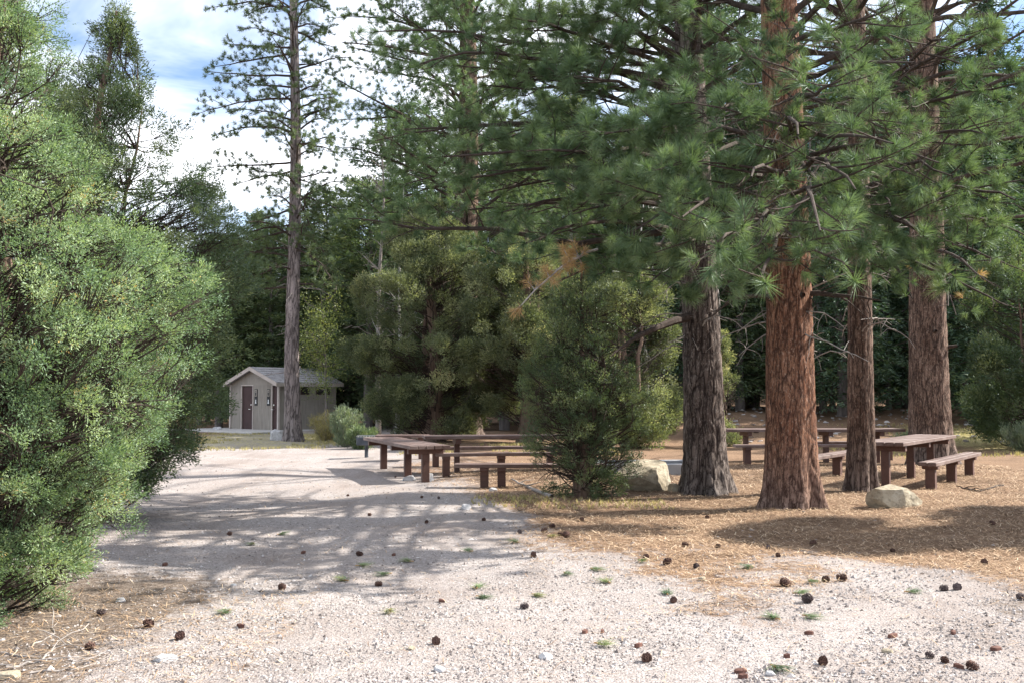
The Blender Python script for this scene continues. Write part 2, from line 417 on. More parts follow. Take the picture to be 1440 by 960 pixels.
# fallen pine needles (uncountable)
def needles_on_ground(n, seed, xr, yr, keep, wid=.0042):
    r = np.random.default_rng(seed)
    y = yr[0] * (yr[1] / yr[0]) ** r.random(n); x = r.uniform(xr[0], xr[1], n)
    k = keep(x, y, r.random(n)) & (np.abs(x) < .54 * y + .3); x, y = x[k], y[k]; n = len(x)
    th = r.uniform(0, 2 * PI, n); L = r.uniform(.07, .17, n); bend = r.uniform(-.25, .25, n)
    d = np.stack([np.cos(th), np.sin(th)], 1); p = np.stack([-d[:, 1], d[:, 0]], 1)
    c = np.stack([x, y], 1); z = gz(x, y) + r.uniform(.004, .028, n) ; tilt = r.uniform(-.012, .016, (n, 3))
    w = wid * (.7 + y / 16)
    V = []
    for kk, (tt, ww) in enumerate(((-.5, 1), (0, 1), (.5, .5))):
        mid = c + d * (L * tt)[:, None] + p * (bend * L * (.25 - tt * tt))[:, None]
        for sgn in (-1, 1):
            q = mid + p * (sgn * w * ww * .5)[:, None]
            V.append(np.column_stack([q, z + tilt[:, kk]]))
    V = np.stack(V, 1)
    f = np.array([[0, 2, 3, 1], [2, 4, 5, 3]])
    fa = (f[None] + (np.arange(n) * 6)[:, None, None]).reshape(-1, 4)
    return V.reshape(-1, 3), fa, np.repeat(np.clip(r.normal(.52, .22, n), 0, 1), 6)
mb = MB()
v, f, t = needles_on_ground(110000, 21, (-1.5, 11), (7.6, 24), lambda x, y, q: q < duff_mask(x, y) ** 1.2); mb.add(v, f, t)
v, f, t = needles_on_ground(6000, 22, (-5, 6), (5.5, 20), lambda x, y, q: q < .35); mb.add(v, f, t)
v, f, t = needles_on_ground(3000, 23, (-5, -1.5), (5.2, 8.5), lambda x, y, q: q < .8); mb.add(v, f, t)
tag(mb.build('needle_litter', M['litter']), 'tan fallen pine needles carpeting the ground under the pines', 'needle litter', kind='stuff')

# ------------------------------------------------------------------ foliage machinery
def blades(pos, dr, tint, K, spread, lmin, lmax, width, jit, r, droop=0.0, fwd=.0, diamond=False, scale=None):
    """K thin leaf/needle faces around each point"""
    n = len(pos)
    pos = np.repeat(pos, K, 0); d = np.repeat(nrm(dr), K, 0); t = np.repeat(tint, K)
    rnd = nrm(r.normal(0, 1, (n * K, 3)))
    perp = nrm(rnd - (rnd * d).sum(1)[:, None] * d)
    th = r.uniform(.05, 1, n * K) ** .7 * spread
    nd = d * np.cos(th)[:, None] + perp * np.sin(th)[:, None]
    L = r.uniform(lmin, lmax, n * K)
    if scale is not None: L = L * np.repeat(scale, K)
    base = pos + d * (r.uniform(-jit, jit * .3, n * K))[:, None] + perp * (jit * .12)
    if jit > 0 and fwd > 0: base = base + r.normal(0, fwd, (n * K, 3))
    tip = base + nd * L[:, None]; tip[:, 2] -= droop * L
    side = nrm(np.cross(nd, nrm(r.normal(0, 1, (n * K, 3))))) * (width * .5)
    t = np.clip(t + r.normal(0, .035, n * K), 0, 1)
    if diamond:
        mid = base + (tip - base) * .45
        v = np.stack([base, mid + side, tip, mid - side], 1).reshape(-1, 3)
        return v, np.arange(n * K * 4).reshape(-1, 4), np.repeat(t, 4)
    v = np.stack([base - side, base + side, tip], 1).reshape(-1, 3)
    return v, np.arange(n * K * 3).reshape(-1, 3), np.repeat(t, 3)

def trunk_mesh(mb, H, r0, lean=(0, 0), bend=0.0, flare=.5, nseg=110, nz=260, relief=.03, taper=.8, ztop=None, zfine=8.0, seed=0, roots=5):
    """trunk with furrowed bark plates; tint = relief"""
    r = np.random.default_rng(seed); ph = r.uniform(0, 6.28, 6)
    ztop = ztop or H
    zs = np.concatenate([np.linspace(-.15, zfine, nz), np.linspace(zfine, ztop, 26)[1:]])
    zfine = zfine + 1e-6
    th = np.arange(nseg) / nseg * 2 * PI
    V = np.zeros((len(zs), nseg, 3)); T = np.zeros((len(zs), nseg))
    for a, z in enumerate(zs):
        q = max(0, z)
        rad = r0 * (1 - q / H) ** taper if q < H else .01
        rad = max(rad, .012)
        fl = flare * math.exp(-q / .32) + .12 * math.exp(-q / 1.2)
        cx = lean[0] * q + bend * math.sin(q * .35 + ph[0]) * min(1, q / 3); cy = lean[1] * q + bend * .6 * math.sin(q * .3 + ph[1]) * min(1, q / 3)
        for b, t in enumerate(th):
            c_, s_ = math.cos(t), math.sin(t)
            lobes = 1 + fl * (.62 + .55 * math.sin(roots * t + ph[2]) * .6 + .3 * math.sin((roots + 3) * t + ph[3])) + .025 * math.sin(3 * t + ph[4] + z * .3)
            if z <= zfine:
                P = Vector((c_ * r0 * 12, s_ * r0 * 12, z * 2.3 + ph[5]))
                wv = noise.noise(Vector((c_ * r0 * 4, s_ * r0 * 4, z * 2.2))) * .9
                P.x += wv; P.y += wv
                ds, _ = noise.voronoi(P)
                e = min(1, (ds[1] - ds[0]) * 2.3)
                P2 = Vector((c_ * r0 * 26, s_ * r0 * 26, z * 5))
                n2 = noise.noise(P2)
                h = e * .8 + .25 * n2
            else: e = .6; h = .5
            T[a, b] = max(0, min(1, e + .15 * (n2 if z <= zfine else 0)))
            rr = rad * lobes + relief * (h - .6) * min(1, rad / r0 + .1) * (1 + fl)
            V[a, b] = (cx + c_ * rr, cy + s_ * rr, z)
    n, k = len(zs), nseg
    i = np.arange(n - 1)[:, None] * k; j = np.arange(k)[None, :]; j2 = (j + 1) % k
    f = np.stack([i + j, i + j2, i + k + j2, i + k + j], -1).reshape(-1, 4)
    mb.add(V.reshape(-1, 3), f, T.ravel())
    def centre(z): return np.array([lean[0] * z + bend * math.sin(z * .35 + ph[0]) * min(1, z / 3), lean[1] * z + bend * .6 * math.sin(z * .3 + ph[1]) * min(1, z / 3), z])
    def radius(z): return r0 * max(.01, (1 - z / H)) ** taper
    return centre, radius

def bez(p0, p1, sag, n=9, wig=.05, r=R):
    t = np.linspace(0, 1, n)[:, None]
    L = np.linalg.norm(np.array(p1) - np.array(p0))
    p = np.array(p0) * (1 - t) + np.array(p1) * t
    p[:, 2] += sag * L * (4 * t * (1 - t))[:, 0]
    w = r.normal(0, wig * L / n, (n, 3)); w[0] = 0; w = np.cumsum(w, 0)
    return p + w * np.sin(t * PI * .9 + .1)

GATE = [None]
def grow_limb(br, tufts, path, r0, r, dens=1.0, side=1.0, bare=.22, tint0=.35, tintv=.16, dead=0.0, twig_r=.007, flat=.45, step=.17):
    """limb tube + side branches + twiglets carrying tufts"""
    n = len(path); t = np.linspace(0, 1, n)
    br.tube(path, r0 * (1 - t) ** .8 * .92 + .008, 7)
    L = np.linalg.norm(np.diff(path, axis=0), axis=1).sum()
    tg = nrm(np.gradient(path, axis=0))
    s = bare; sgn = 1
    tl = np.clip(r.normal(tint0, tintv * .5), 0, .85)
    while s < 1.0:
        k = s * (n - 1); a = int(min(k, n - 2)); fr = k - a
        p = path[a] * (1 - fr) + path[a + 1] * fr; d = tg[a]
        l = side * (.34 * L * (1 - s) ** .7 + .22) * r.uniform(.6, 1.25)
        if GATE[0] is not None and r.random() < gap_prob((p + GATE[0])[None])[0] * .85: s += .05; continue
        h = nrm(np.cross(d, [0, 0, 1])) * sgn
        sd = nrm(d * r.uniform(.5, 1.0) + h * r.uniform(.5, 1.1) + np.array([0, 0, r.normal(-.02, flat)]))
        sgn = -sgn if r.random() < .8 else sgn
        m = 5; tt = np.linspace(0, 1, m)[:, None]
        up = r.uniform(-.1, .28)
        q = p + sd * l * tt + np.array([0, 0, 1]) * (up * l * tt ** 2)
        q = q + r.normal(0, .03 * l, (m, 3)) * tt
        br.tube(q, np.linspace(.006 + .007 * l, .004, m), 4)
        cnt = max(2, int(l / step * dens * 1.15))
        for w in range(cnt):
            u = 1 - (w / cnt) ** 1.1 * .8; k2 = u * (m - 1); a2 = int(min(k2, m - 2)); f2 = k2 - a2
            p2 = q[a2] * (1 - f2) + q[a2 + 1] * f2
            if w == 0: e = p2; d2 = nrm(q[-1] - q[-2])
            else:
                d2 = nrm(sd * .5 + nrm(r.normal(0, 1, 3)) * .8 + np.array([0, 0, .4]))
                e = p2 + d2 * r.uniform(.06, .24)
                br.tube(np.array([p2, (p2 + e) / 2 + r.normal(0, .01, 3), e]), [.0035, .003, .003], 3)
            tufts.append((e, nrm(d2 + np.array([0, 0, .5])), r.uniform(.6, 1.25), (r.uniform(.93, 1) if r.random() < dead else np.clip(r.normal(tl, tintv * .6), 0, .88))))
        s += r.uniform(.06, .13) * 2.4 / max(L, 1.2) / dens ** .5
    tufts.append((path[-1], tg[-1], 1.1, tl))

SUN_AZ = math.radians(15); SUN_EL = math.radians(38)
SH = np.array([math.cos(SUN_AZ), math.sin(SUN_AZ)])
def gap_prob(P):
    """chance of cutting foliage away so that sun reaches chosen ground bands and trunks"""
    k = P[:, 2] / math.tan(SUN_EL); x = P[:, 0] - SH[0] * k; y = P[:, 1] - SH[1] * k
    n = fbm(x * .55, y * 1.6, 1.1, 77) * .9
    yy = y + n * .8 + .1 * x
    bands = np.maximum(smooth(14.9, 15.3, yy) * smooth(16.6, 16.2, yy), smooth(12.2, 12.6, yy) * smooth(13.3, 12.9, yy))
    bands = np.maximum(bands, .8 * smooth(9.7, 9.9, yy) * smooth(10.6, 10.4, yy))
    lit = .93 * (1 - .95 * bands)  # planned sun patches, with streaks left in shade
    lit = np.where(x < -6, .4, lit)
    edge = 9.6 + np.clip(x - 1.5, 0, 9) * 1.12
    band = smooth(-.3, .5, y + n * .6 - edge) * smooth(18.5, 17.5, y) * .9 * (np.abs(np.sin(y * 1.25 + x * .3)) > .42)
    lit = np.where(x > .4, np.maximum(band, lit * (y < 9.5)), lit); lit = np.where(y > 24, .3, lit)
    far = np.where(x > 3, smooth(17.5, 18.5, y) * smooth(24, 22, y) * .6, 0); lit = np.maximum(lit, far)
    keep_ = .9 + .1 * smooth(14.2, 17.5, P[:, 1] + .25 * P[:, 2])               # near hanging boughs are cut slightly less
    keep_ = keep_ * np.where((P[:, 0] < 2.2) & (P[:, 2] < 8.5), .55, .9)   # long boughs of the dark pine are cut much less
    lit = 1 - (1 - lit * keep_) ** 1.5
    for (tx, ty), w_, top in ((A, .5, 4.6), (Bt, .5, 4.6), (Ct, .4, 5.5), (Dt, .6, 3.0)):
        dx = P[:, 0] - tx; dy = P[:, 1] - ty; al = dx * SH[0] + dy * SH[1]; pe = np.abs(-dx * SH[1] + dy * SH[0])
        h = P[:, 2] - al * math.tan(SUN_EL)
        lit = np.maximum(lit, ((al > .3) & (pe < w_) & (h > -.2) & (h < top)) * (.93 if top > 4 else .6))
    return lit
A = (4.0, 14.75); Bt = (3.18, 17.0); Ct = (5.78, 17.0); Dt = (9.85, 24.2)
def tufts_mesh(mb, tufts, r, K=90, L=(.11, .19), width=.0065, spread=1.5, zlow=None, Klow=28):
    P = np.array([t[0] for t in tufts]); D = np.array([t[1] for t in tufts]); Sz = np.array([t[2] for t in tufts]); T = np.array([t[3] for t in tufts])
    lo = (P[:, 2] > zlow) if zlow is not None else np.zeros(len(P), bool)
    for msk, k, w in ((~lo, K, width), (lo, Klow, width * 2.6)):
        if msk.any():
            v, f, t = blades(P[msk], D[msk], T[msk], k, spread, L[0], L[1], w, .09, r, droop=.12, scale=Sz[msk])
            mb.add(v, f, t)

def make_pine(name, base, label, H, r0, bark, limbs, crown_mat=None, K=120, width=.0065, zlow=9.0, lean=(0, 0), bend=.05, flare=.5, relief=.03, seed=1,
              auto=None, Lneedle=(.13, .22), zfine=5, group=None, knots=(), dead_twigs=0, nseg=120, nz=230, cat='pine tree', step=.25, Klow=28, roots=5, spread=1.3, bare_mat=None, tint0=.35, prune=True):
    r = np.random.default_rng(seed)
    z0 = gzf(base[0], base[1]); root = empty(name, (base[0], base[1], z0), 0, label, cat, group)
    mb = MB(); cen, rad = trunk_mesh(mb, H, r0, lean, bend, flare, nseg, nz, relief, seed=seed, zfine=zfine, roots=roots)
    mb.build('trunk', bark, root, smooth=True)
    br = MB(); tufts = []
    B0 = np.array([base[0], base[1], z0]); GATE[0] = B0 if prune else None
    for lm in limbs:      # (height on trunk, end point in world, sag, radius, opts)
        h, end, sag, rr = lm[:4]; o = lm[4] if len(lm) > 4 else {}
        p0 = cen(h); path = bez(p0, np.array(end) - B0, sag, 10, .09, r)
        if o.get('bare_only'):
            br.tube(path, rr * (1 - np.linspace(0, 1, len(path))) ** .7 + .008, 7)
            for q in range(o.get('twigs', 6)):
                k = r.integers(3, len(path)); d = nrm(path[-1] - path[0]) * .6 + nrm(r.normal(0, 1, 3)); d[2] -= .3; l = r.uniform(.2, .7)
                br.tube(bez(path[k - 1], path[k - 1] + nrm(d) * l, .05, 5, .2, r), np.linspace(.012, .004, 5), 4)
        else:
            if end[1] < 14.8 and prune: o = dict(dict(dens=2.5, side=1.1), **o)
            grow_limb(br, tufts, path, rr * .75, r, step=step, tint0=tint0, **o)
    if auto:
        # (zmin, zmax, n, len0, len1, elev, filter)
        for (za, zb, n, la, lb, filt, o) in auto:
            for q in range(n):
                h = za + (zb - za) * (q + r.random()) / n; az = q * 2.4 + r.normal(0, .4)
                if filt and not filt(az % (2 * PI), h): continue
                f_ = (h - za) / (zb - za)
                Lb = (la * (1 - f_) + lb * f_) * r.uniform(.75, 1.15)
                el = math.radians(r.uniform(-8, 25) + 18 * f_)
                p0 = cen(h); d = np.array([math.cos(az), math.sin(az), math.tan(el)])
                p1 = p0 + nrm(d) * Lb
                path = bez(p0, p1, r.uniform(.02, .12), 9, .12, r)
                grow_limb(br, tufts, path, .018 + .008 * Lb, r, step=step * (1 if h < zlow else 1.5), tint0=tint0, **o)
    for (h, az, l) in knots:
        p0 = cen(h) + np.array([math.cos(az), math.sin(az), 0]) * rad(h) * .9
        br.tube(np.array([p0, p0 + np.array([math.cos(az), math.sin(az), .15]) * l]), [.05, .03], 8)
    for q in range(dead_twigs):
        dt = MB()
        h = r.uniform(2.2, 7); az = r.uniform(0, 2 * PI); l = r.uniform(.4, 1.6); p0 = cen(h)
        path = bez(p0, p0 + np.array([math.cos(az) * l, math.sin(az) * l, r.uniform(-.5, .15) * l]), .08, 7, .25, r)
        dt.tube(path, np.linspace(.016, .004, 7), 4)
        for w in range(4):
            k = r.integers(3, 7); d = nrm(r.normal(0, 1, 3)) * r.uniform(.1, .4); d[2] -= .1
            dt.tube(bez(path[k - 1], path[k - 1] + d, .1, 4, .2, r), np.linspace(.007, .003, 4), 3)
        dt.build('dead_twig', M['twig_grey'], root)
    br.build('branches', M['twig'], root)
    if tufts and prune:
        Pw = np.array([t_[0] for t_ in tufts]) + B0
        keep = r.random(len(tufts)) > gap_prob(Pw); tufts = [t_ for t_, k_ in zip(tufts, keep) if k_]  # crown shaped for the light: tufts blocking planned sun patches are dropped
    if tufts:
        cr = MB(); tufts_mesh(cr, tufts, r, K, Lneedle, width, spread, zlow, Klow)
        cr.build('crown', crown_mat or M['pine'], root)
    print(name, 'tufts', len(tufts))
    return root

def make_juniper(name, base, label, prof, n_puffs, mat, seed=3, puff=(.18, .36), sprays=46, K=9, blade=(.03, .06), width=.011, trunk_r=.14, H=None, cat='juniper', group=None, open_=0.0, nstem=3, tintc=.45, inner=.25, leanx=0.0, dead=26, up=.55, sp_j=.02, twr=.006, per=11, bsz=.24):
    """prof: list of (z, radius) describing the uneven outline"""
    r = np.random.default_rng(seed); z0 = gzf(base[0], base[1])
    root = empty(name, (base[0], base[1], z0), 0, label, cat, group)
    pz = np.array([p[0] for p in prof]); pr_ = np.array([p[1] for p in prof]); H = pz[-1]
    tr = MB(); br = MB()
    stems = []
    for s_ in range(nstem):
        az = r.uniform(0, 2 * PI); top = np.array([math.cos(az) * .35 * (s_ > 0) + leanx * H, math.sin(az) * .35 * (s_ > 0), H * (1 if s_ == 0 else r.uniform(.55, .85))])
        path = bez([math.cos(az) * .05 * s_, math.sin(az) * .05 * s_, -.1], top, 0, 12, .12, r)
        tr.tube(path, trunk_r * (1 - .35 * (s_ > 0)) * (1 - np.linspace(0, .93, 12)) ** .8 * np.concatenate([[1.5, 1.15], np.ones(10)]), 9)
        stems.append(path)
    tr.build('trunk', M['jbark'], root, smooth=True)
    zz = np.linspace(pz[0], H, 400); w = np.interp(zz, pz, pr_) + .1; w /= w.sum()
    P = []; D = []; T = []
    nbg = max(8, n_puffs // per)
    bg = [(r.choice(zz, p=w), (k_ * 2.39996 + r.normal(0, .3)), r.uniform(.86, 1.12)) for k_ in range(nbg)]     # boughs: clumps with gaps between them
    for q in range(n_puffs):
        zb_, ab_, fb_ = bg[r.integers(0, nbg)]; rb = np.interp(zb_, pz, pr_)
        z = float(np.clip(zb_ + r.normal(0, bsz * .8), pz[0], H)); az = ab_ + r.normal(0, bsz) / max(rb, .35); rho = np.interp(z, pz, pr_)
        rr = rho * fb_ * (r.uniform(.8, 1.0) if r.random() > inner else r.uniform(.3, .8)) * (1 - .12 * min(1, ((z - zb_) / bsz / 1.5) ** 2))
        c = np.array([math.cos(az) * rr + leanx * z, math.sin(az) * rr, z + r.normal(0, .05)])
        ps = r.uniform(*puff) * (.75 + .25 * min(1, rho))
        # branch from a stem
        st = stems[r.integers(0, len(stems))]; zs_ = max(.1, z - rr * r.uniform(.1, .7) - .1)
        k = np.argmin(np.abs(st[:, 2] - zs_)); 
        path = bez(st[k], c, -.06 if r.random() < .6 else .08, 6, .25, r)
        br.tube(path, np.linspace(.007 + .006 * rr, twr * .7, 6), 4)
        for e in range(5):
            e1 = c + nrm(r.normal(0, 1, 3)) * ps * .8
            br.tube(np.array([path[-2], (path[-2] + e1) / 2 + r.normal(0, .02, 3), e1]), [.004, .003, .002], 3)
        n = int(sprays * (ps / .28) ** 2)
        dv = nrm(r.normal(0, 1, (n, 3)))
        rad = ps * r.uniform(.35, 1.12, n) ** .6
        pos = c + dv * rad[:, None] * np.array([1, 1, .85])
        out = nrm(np.array([math.cos(az), math.sin(az), 0]))
        D.append(nrm(dv * .7 + out * .35 + np.array([0, 0, up]) + r.normal(0, .2, (n, 3)))); P.append(pos)
        tc = np.clip(r.normal(tintc, .2), 0, .9)
        T.append(np.clip(tc + r.normal(0, .09, n) + (r.random(n) < .004) * .6, 0, 1))
    for q in range(dead):
        z = r.uniform(.3, H * .6); az = r.uniform(0, 2 * PI); rr = np.interp(z, pz, pr_) * r.uniform(.7, .98)
        st = stems[0]; k = np.argmin(np.abs(st[:, 2] - z * .6))
        path = bez(st[k], [math.cos(az) * rr + leanx * z, math.sin(az) * rr, z], .05, 8, .35, r)
        br.tube(path, np.linspace(.016, .004, 8), 4)
        for e in range(5):
            kk = r.integers(3, 8); e1 = path[kk] + nrm(r.normal(0, 1, 3)) * r.uniform(.1, .4)
            br.tube(bez(path[kk], e1, .1, 4, .3, r), [.007, .005, .004, .003], 3)
    br.build('branches', M['twig'], root)
    cr = MB(); v, f, t = blades(np.concatenate(P), np.concatenate(D), np.concatenate(T), K, .75, blade[0], blade[1], width, .07, r, fwd=sp_j, diamond=True)
    cr.add(v, f, t); cr.build('crown', mat, root)
    print(name, len(f)); return root

# ------------------------------------------------------------------ the tall pines in front
def W(px, py, Y): return at(px, py, Y)
A = gp(1112, 712); A[1] += .3; Bt = gp(990, 692); Bt[1] += .3; Ct = gp(1207, 690); Ct[1] += .1
Dt = gp(1313, 652)
A = (4.0, 14.75); Bt = (3.18, 17.0); Ct = (5.78, 17.0); Dt = (9.85, 24.2)
LM = lambda h, px, py, Y, sag, rr, **o: (h, W(px, py, Y), sag, rr, o)
limbsA = [
    LM(3.9, 1085, 395, 9.6, .03, .05), LM(4.0, 1010, 350, 9.4, .05, .05), LM(4.3, 1150, 330, 9.0, .05, .05), LM(4.4, 1060, 250, 9.2, .04, .05),
    LM(4.7, 1200, 270, 9.6, .05, .05), LM(4.6, 960, 300, 10.4, .05, .05), LM(5.0, 1120, 190, 9.0, .04, .05), LM(5.2, 1260, 200, 9.6, .05, .05),
    LM(5.0, 900, 240, 11.5, .06, .055), LM(5.4, 1180, 110, 9.4, .04, .05), LM(6.0, 1290, 90, 9.6, .03, .05),
    LM(5.2, 840, 190, 12.2, .06, .055), LM(4.5, 890, 330, 12.0, .05, .05), LM(4.9, 1320, 230, 10.8, .05, .05),
    LM(2.98, 1020, 428, 13.9, .04, .035, bare_only=True, twigs=7), LM(3.05, 1238, 422, 14.2, .02, .04, bare_only=True, twigs=9),
    LM(5.2, 1170, 300, 11.6, .05, .05), LM(5.6, 1000, 180, 11.6, .05, .05), LM(6.6, 1230, 20, 10.4, .03, .05),
    LM(4.2, 1130, 350, 10.6, .03, .045), LM(4.4, 980, 400, 12.2, .03, .045),
]
fr = lambda az, h: True
make_pine('ponderosa_pine', A, 'thick pine with orange red bark, the nearest trunk in front of the picnic tables', 21, .365, M['bark_red'], limbsA, seed=11,
          auto=[(6.2, 9.5, 22, 4.2, 3.8, None, {}), (9.5, 20, 36, 3.8, 1.0, None, dict(dens=.75))], lean=(-.012, 0), bend=.03, flare=.3, relief=.015, knots=[(3.0, -1.2, .06)], dead_twigs=26, zlow=8.6)
limbsB = [
    LM(2.95, 858, 500, 15.6, .06, .075, bare_only=True, twigs=9),
    LM(3.9, 850, 380, 14.2, .05, .05), LM(4.2, 780, 400, 14.8, .05, .055), LM(4.3, 740, 345, 14.6, .05, .055), LM(4.8, 800, 300, 13.8, .05, .05),
    LM(4.6, 700, 300, 15.2, .07, .07), LM(5.2, 640, 250, 15.4, .06, .07), LM(4.4, 500, 312, 16.6, -.04, .085), LM(5.8, 570, 180, 15.8, .05, .07),
    LM(5.6, 740, 210, 14.0, .05, .06), LM(6.4, 620, 90, 15.2, .04, .06), LM(6.6, 520, 50, 16.0, .05, .07), LM(6.2, 800, 110, 13.8, .04, .05),
    LM(7.0, 700, 20, 14.4, .03, .06), LM(4.2, 905, 400, 13.6, .04, .045), LM(5.0, 880, 290, 13.4, .04, .045), LM(7.2, 860, 10, 14.2, .03, .05),
    LM(5.0, 560, 265, 17.0, .05, .06), LM(6.0, 480, 60, 17.5, .05, .06), LM(5.6, 690, 170, 17.5, .05, .05), LM(4.8, 780, 250, 17.5, .05, .05),
    LM(4.6, 610, 300, 17.2, .05, .05), LM(5.4, 600, 220, 14.6, .05, .05), LM(6.8, 560, 110, 14.8, .05, .06), LM(6.1, 680, 120, 15.6, .05, .05), LM(5.0, 660, 280, 16.6, .05, .05),
    LM(7.2, 620, 40, 16.6, .05, .05), LM(5.7, 530, 200, 17.4, .05, .05), LM(6.9, 760, 60, 16.0, .04, .05), LM(5.9, 820, 160, 15.6, .04, .05),
]
make_pine('ponderosa_pine', Bt, 'dark furrowed pine trunk left of the orange red one, beside the tan boulder', 20, .345, M['bark_dark'], limbsB, seed=12,
          auto=[(6.5, 10, 26, 4.2, 3.6, None, {}), (10, 19, 32, 3.6, 1.0, None, dict(dens=.75))], lean=(-.02, 0), bend=.04, flare=.42, relief=.024, dead_twigs=34, zlow=9.2)
limbsC = [
    LM(4.2, 1280, 420, 13.6, .04, .05), LM(4.0, 1340, 390, 13.4, .04, .05), LM(4.6, 1400, 360, 12.6, .04, .055), LM(4.6, 1300, 330, 12.4, .04, .05),
    LM(5.0, 1420, 280, 12.0, .04, .055), LM(5.2, 1340, 250, 12.0, .04, .05), LM(5.6, 1390, 190, 11.8, .04, .05), LM(4.4, 1230, 380, 13.4, .04, .045),
    LM(6.0, 1440, 110, 12.0, .04, .05), LM(6.4, 1360, 60, 12.0, .04, .05), LM(5.0, 1250, 290, 13.2, .04, .05), LM(4.2, 1420, 430, 14.4, .03, .05),
    LM(4.9, 1460, 340, 14, .03, .05), LM(6.6, 1420, 20, 13, .03, .05), LM(5.4, 1200, 340, 13.8, .03, .04), LM(6.2, 1280, 140, 13.0, .03, .04),
]
make_pine('ponderosa_pine', Ct, 'slender straight pine trunk beside the near end of the right picnic table', 18, .225, M['bark_brown'], limbsC, seed=13,
          auto=[(6.4, 10, 24, 3.4, 3.0, None, {}), (10, 17, 26, 3.0, .8, None, dict(dens=.75))], lean=(.002, 0), bend=.03, flare=.3, relief=.012, nseg=84, dead_twigs=22, zlow=9.2)
limbsD = [LM(4.9, 1250, 400, 21, .04, .06), LM(5.2, 1400, 400, 20.5, .04, .06), LM(5.0, 1330, 430, 20, .03, .06), LM(5.4, 1440, 380, 22, .03, .06), LM(5.2, 1345, 445, 21.5, .02, .04, dead=.8)]
make_pine('ponderosa_pine', Dt, 'massive old pine trunk behind the right picnic table', 24, .47, M['bark_brown'], limbsD, seed=14,
          auto=[(5.6, 11, 34, 5, 4.4, None, {}), (11, 23, 34, 4.4, 1.0, None, dict(dens=.7))], lean=(0, 0), bend=.03, flare=.3, relief=.022, knots=[(3.1, -1.6, .12), (2.75, -.5, .25)], K=50, width=.010, step=.24, zlow=11)
# pine by the restroom, seen against the sky
limbsR = []
for (h, px, py) in ((5.2, 340, 420), (6.2, 350, 395), (6.6, 300, 380), (6.6, 470, 400), (7.2, 300, 352), (7.6, 460, 362), (8.0, 340, 330), (7.4, 320, 340), (8.4, 480, 300), (8.4, 450, 350), (9.6, 285, 238), (9.3, 330, 262), (10.2, 470, 215), (10.9, 480, 150), (11.8, 278, 160),
                    (12.2, 345, 118), (12.6, 292, 100), (13.0, 440, 90), (13.6, 318, 60), (14.2, 470, 66), (14.8, 292, 12), (15.0, 350, 20), (15.4, 455, 10), (11.4, 470, 140), (10.6, 300, 190), (9.0, 440, 260), (12.0, 455, 120), (13.4, 300, 95)):
    limbsR.append((h, W(px, py, 35 + R.uniform(-1.5, 1.5)), R.uniform(-.02, .10), .05, dict(side=1.0, dens=1.5)))
make_pine('pine_tree', (-10.4 * 35 / 49 - .02, 35.0), 'tall thin grey pine in front of the restroom with sparse limbs against the sky', 26, .27, M['bark_grey'], limbsR, crown_mat=M['pine_far'], seed=15,
          auto=[(15, 25, 26, 2.8, 1.0, None, {}), (5.2, 15, 44, 2.2, 1.8, None, dict(side=1.0, dens=1.4))], K=34, width=.016, step=.24, zlow=40, lean=(-.010, 0), bend=.06, flare=.45, relief=.014, Lneedle=(.10, .17), nseg=60, nz=200, zfine=12, dead_twigs=14, prune=False)
# big pine behind the middle tables
make_pine('pine_tree', (-1.72, 38.5), 'broad dark pine trunk rising behind the middle picnic tables', 30, .56, M['bark_brown'], [], crown_mat=M['pine'], seed=16,
          auto=[(6.0, 18, 74, 5.8, 5.0, None, dict(side=1.0, dens=1.2)), (18, 29, 30, 4.4, 1.2, None, dict(side=.8, dens=.8))], K=34, width=.017, step=.25, zlow=18, prune=False, bend=.05, flare=.3, relief=.04, nseg=70, nz=160, dead_twigs=20)

# ------------------------------------------------------------------ junipers
make_juniper('juniper_tree', (-4.25, 7.6), 'large bright green juniper filling the left edge, foliage down to the ground',
             [(.06, 1.05), (.5, 1.25), (.95, 1.4), (1.2, 1.62), (1.5, 1.78), (1.9, 1.92), (2.4, 1.82), (2.9, 1.38), (3.4, 1.0), (4.0, .85), (4.6, .8), (5.4, .65), (6.3, .2)],
             1700, M['juniper'], 31, puff=(.09, .17), sprays=210, K=8, blade=(.014, .032), width=.008, trunk_r=.15, tintc=.5, dead=60, nstem=4, inner=.2, up=.3, sp_j=.01, twr=.004, bsz=.27, per=9)
make_juniper('juniper_tree', (-5.5, 13.2), 'darker open juniper standing against the sky behind the bright left one',
             [(.5, 1.2), (1.5, 1.8), (3, 1.95), (4, 1.75), (4.8, 1.3), (5.5, .6), (6.6, .05)],
             760, M['juniper_dark'], 32, puff=(.12, .24), sprays=95, K=8, blade=(.025, .055), width=.013, trunk_r=.11, dead=14, inner=.3, leanx=.05, up=.3, twr=.004, per=6, bsz=.3)
make_juniper('juniper_tree', (-7.6, 14.8), 'tall dark juniper at the far left behind the bright one',
             [(.5, 1.3), (2, 1.9), (4, 1.9), (6, 1.3), (7.5, .2)], 300, M['juniper_dark'], 33, puff=(.18, .36), sprays=80, K=8, blade=(.03, .06), width=.015, trunk_r=.14, up=.3, per=8, bsz=.35)
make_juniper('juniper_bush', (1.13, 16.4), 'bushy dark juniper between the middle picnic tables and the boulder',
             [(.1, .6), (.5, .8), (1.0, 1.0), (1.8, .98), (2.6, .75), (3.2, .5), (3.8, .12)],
             480, M['juniper_dark'], 34, puff=(.08, .19), sprays=120, K=8, blade=(.02, .045), width=.011, trunk_r=.08, cat='juniper', tintc=.5, dead=50, nstem=3, inner=.45, bsz=.3, per=6)
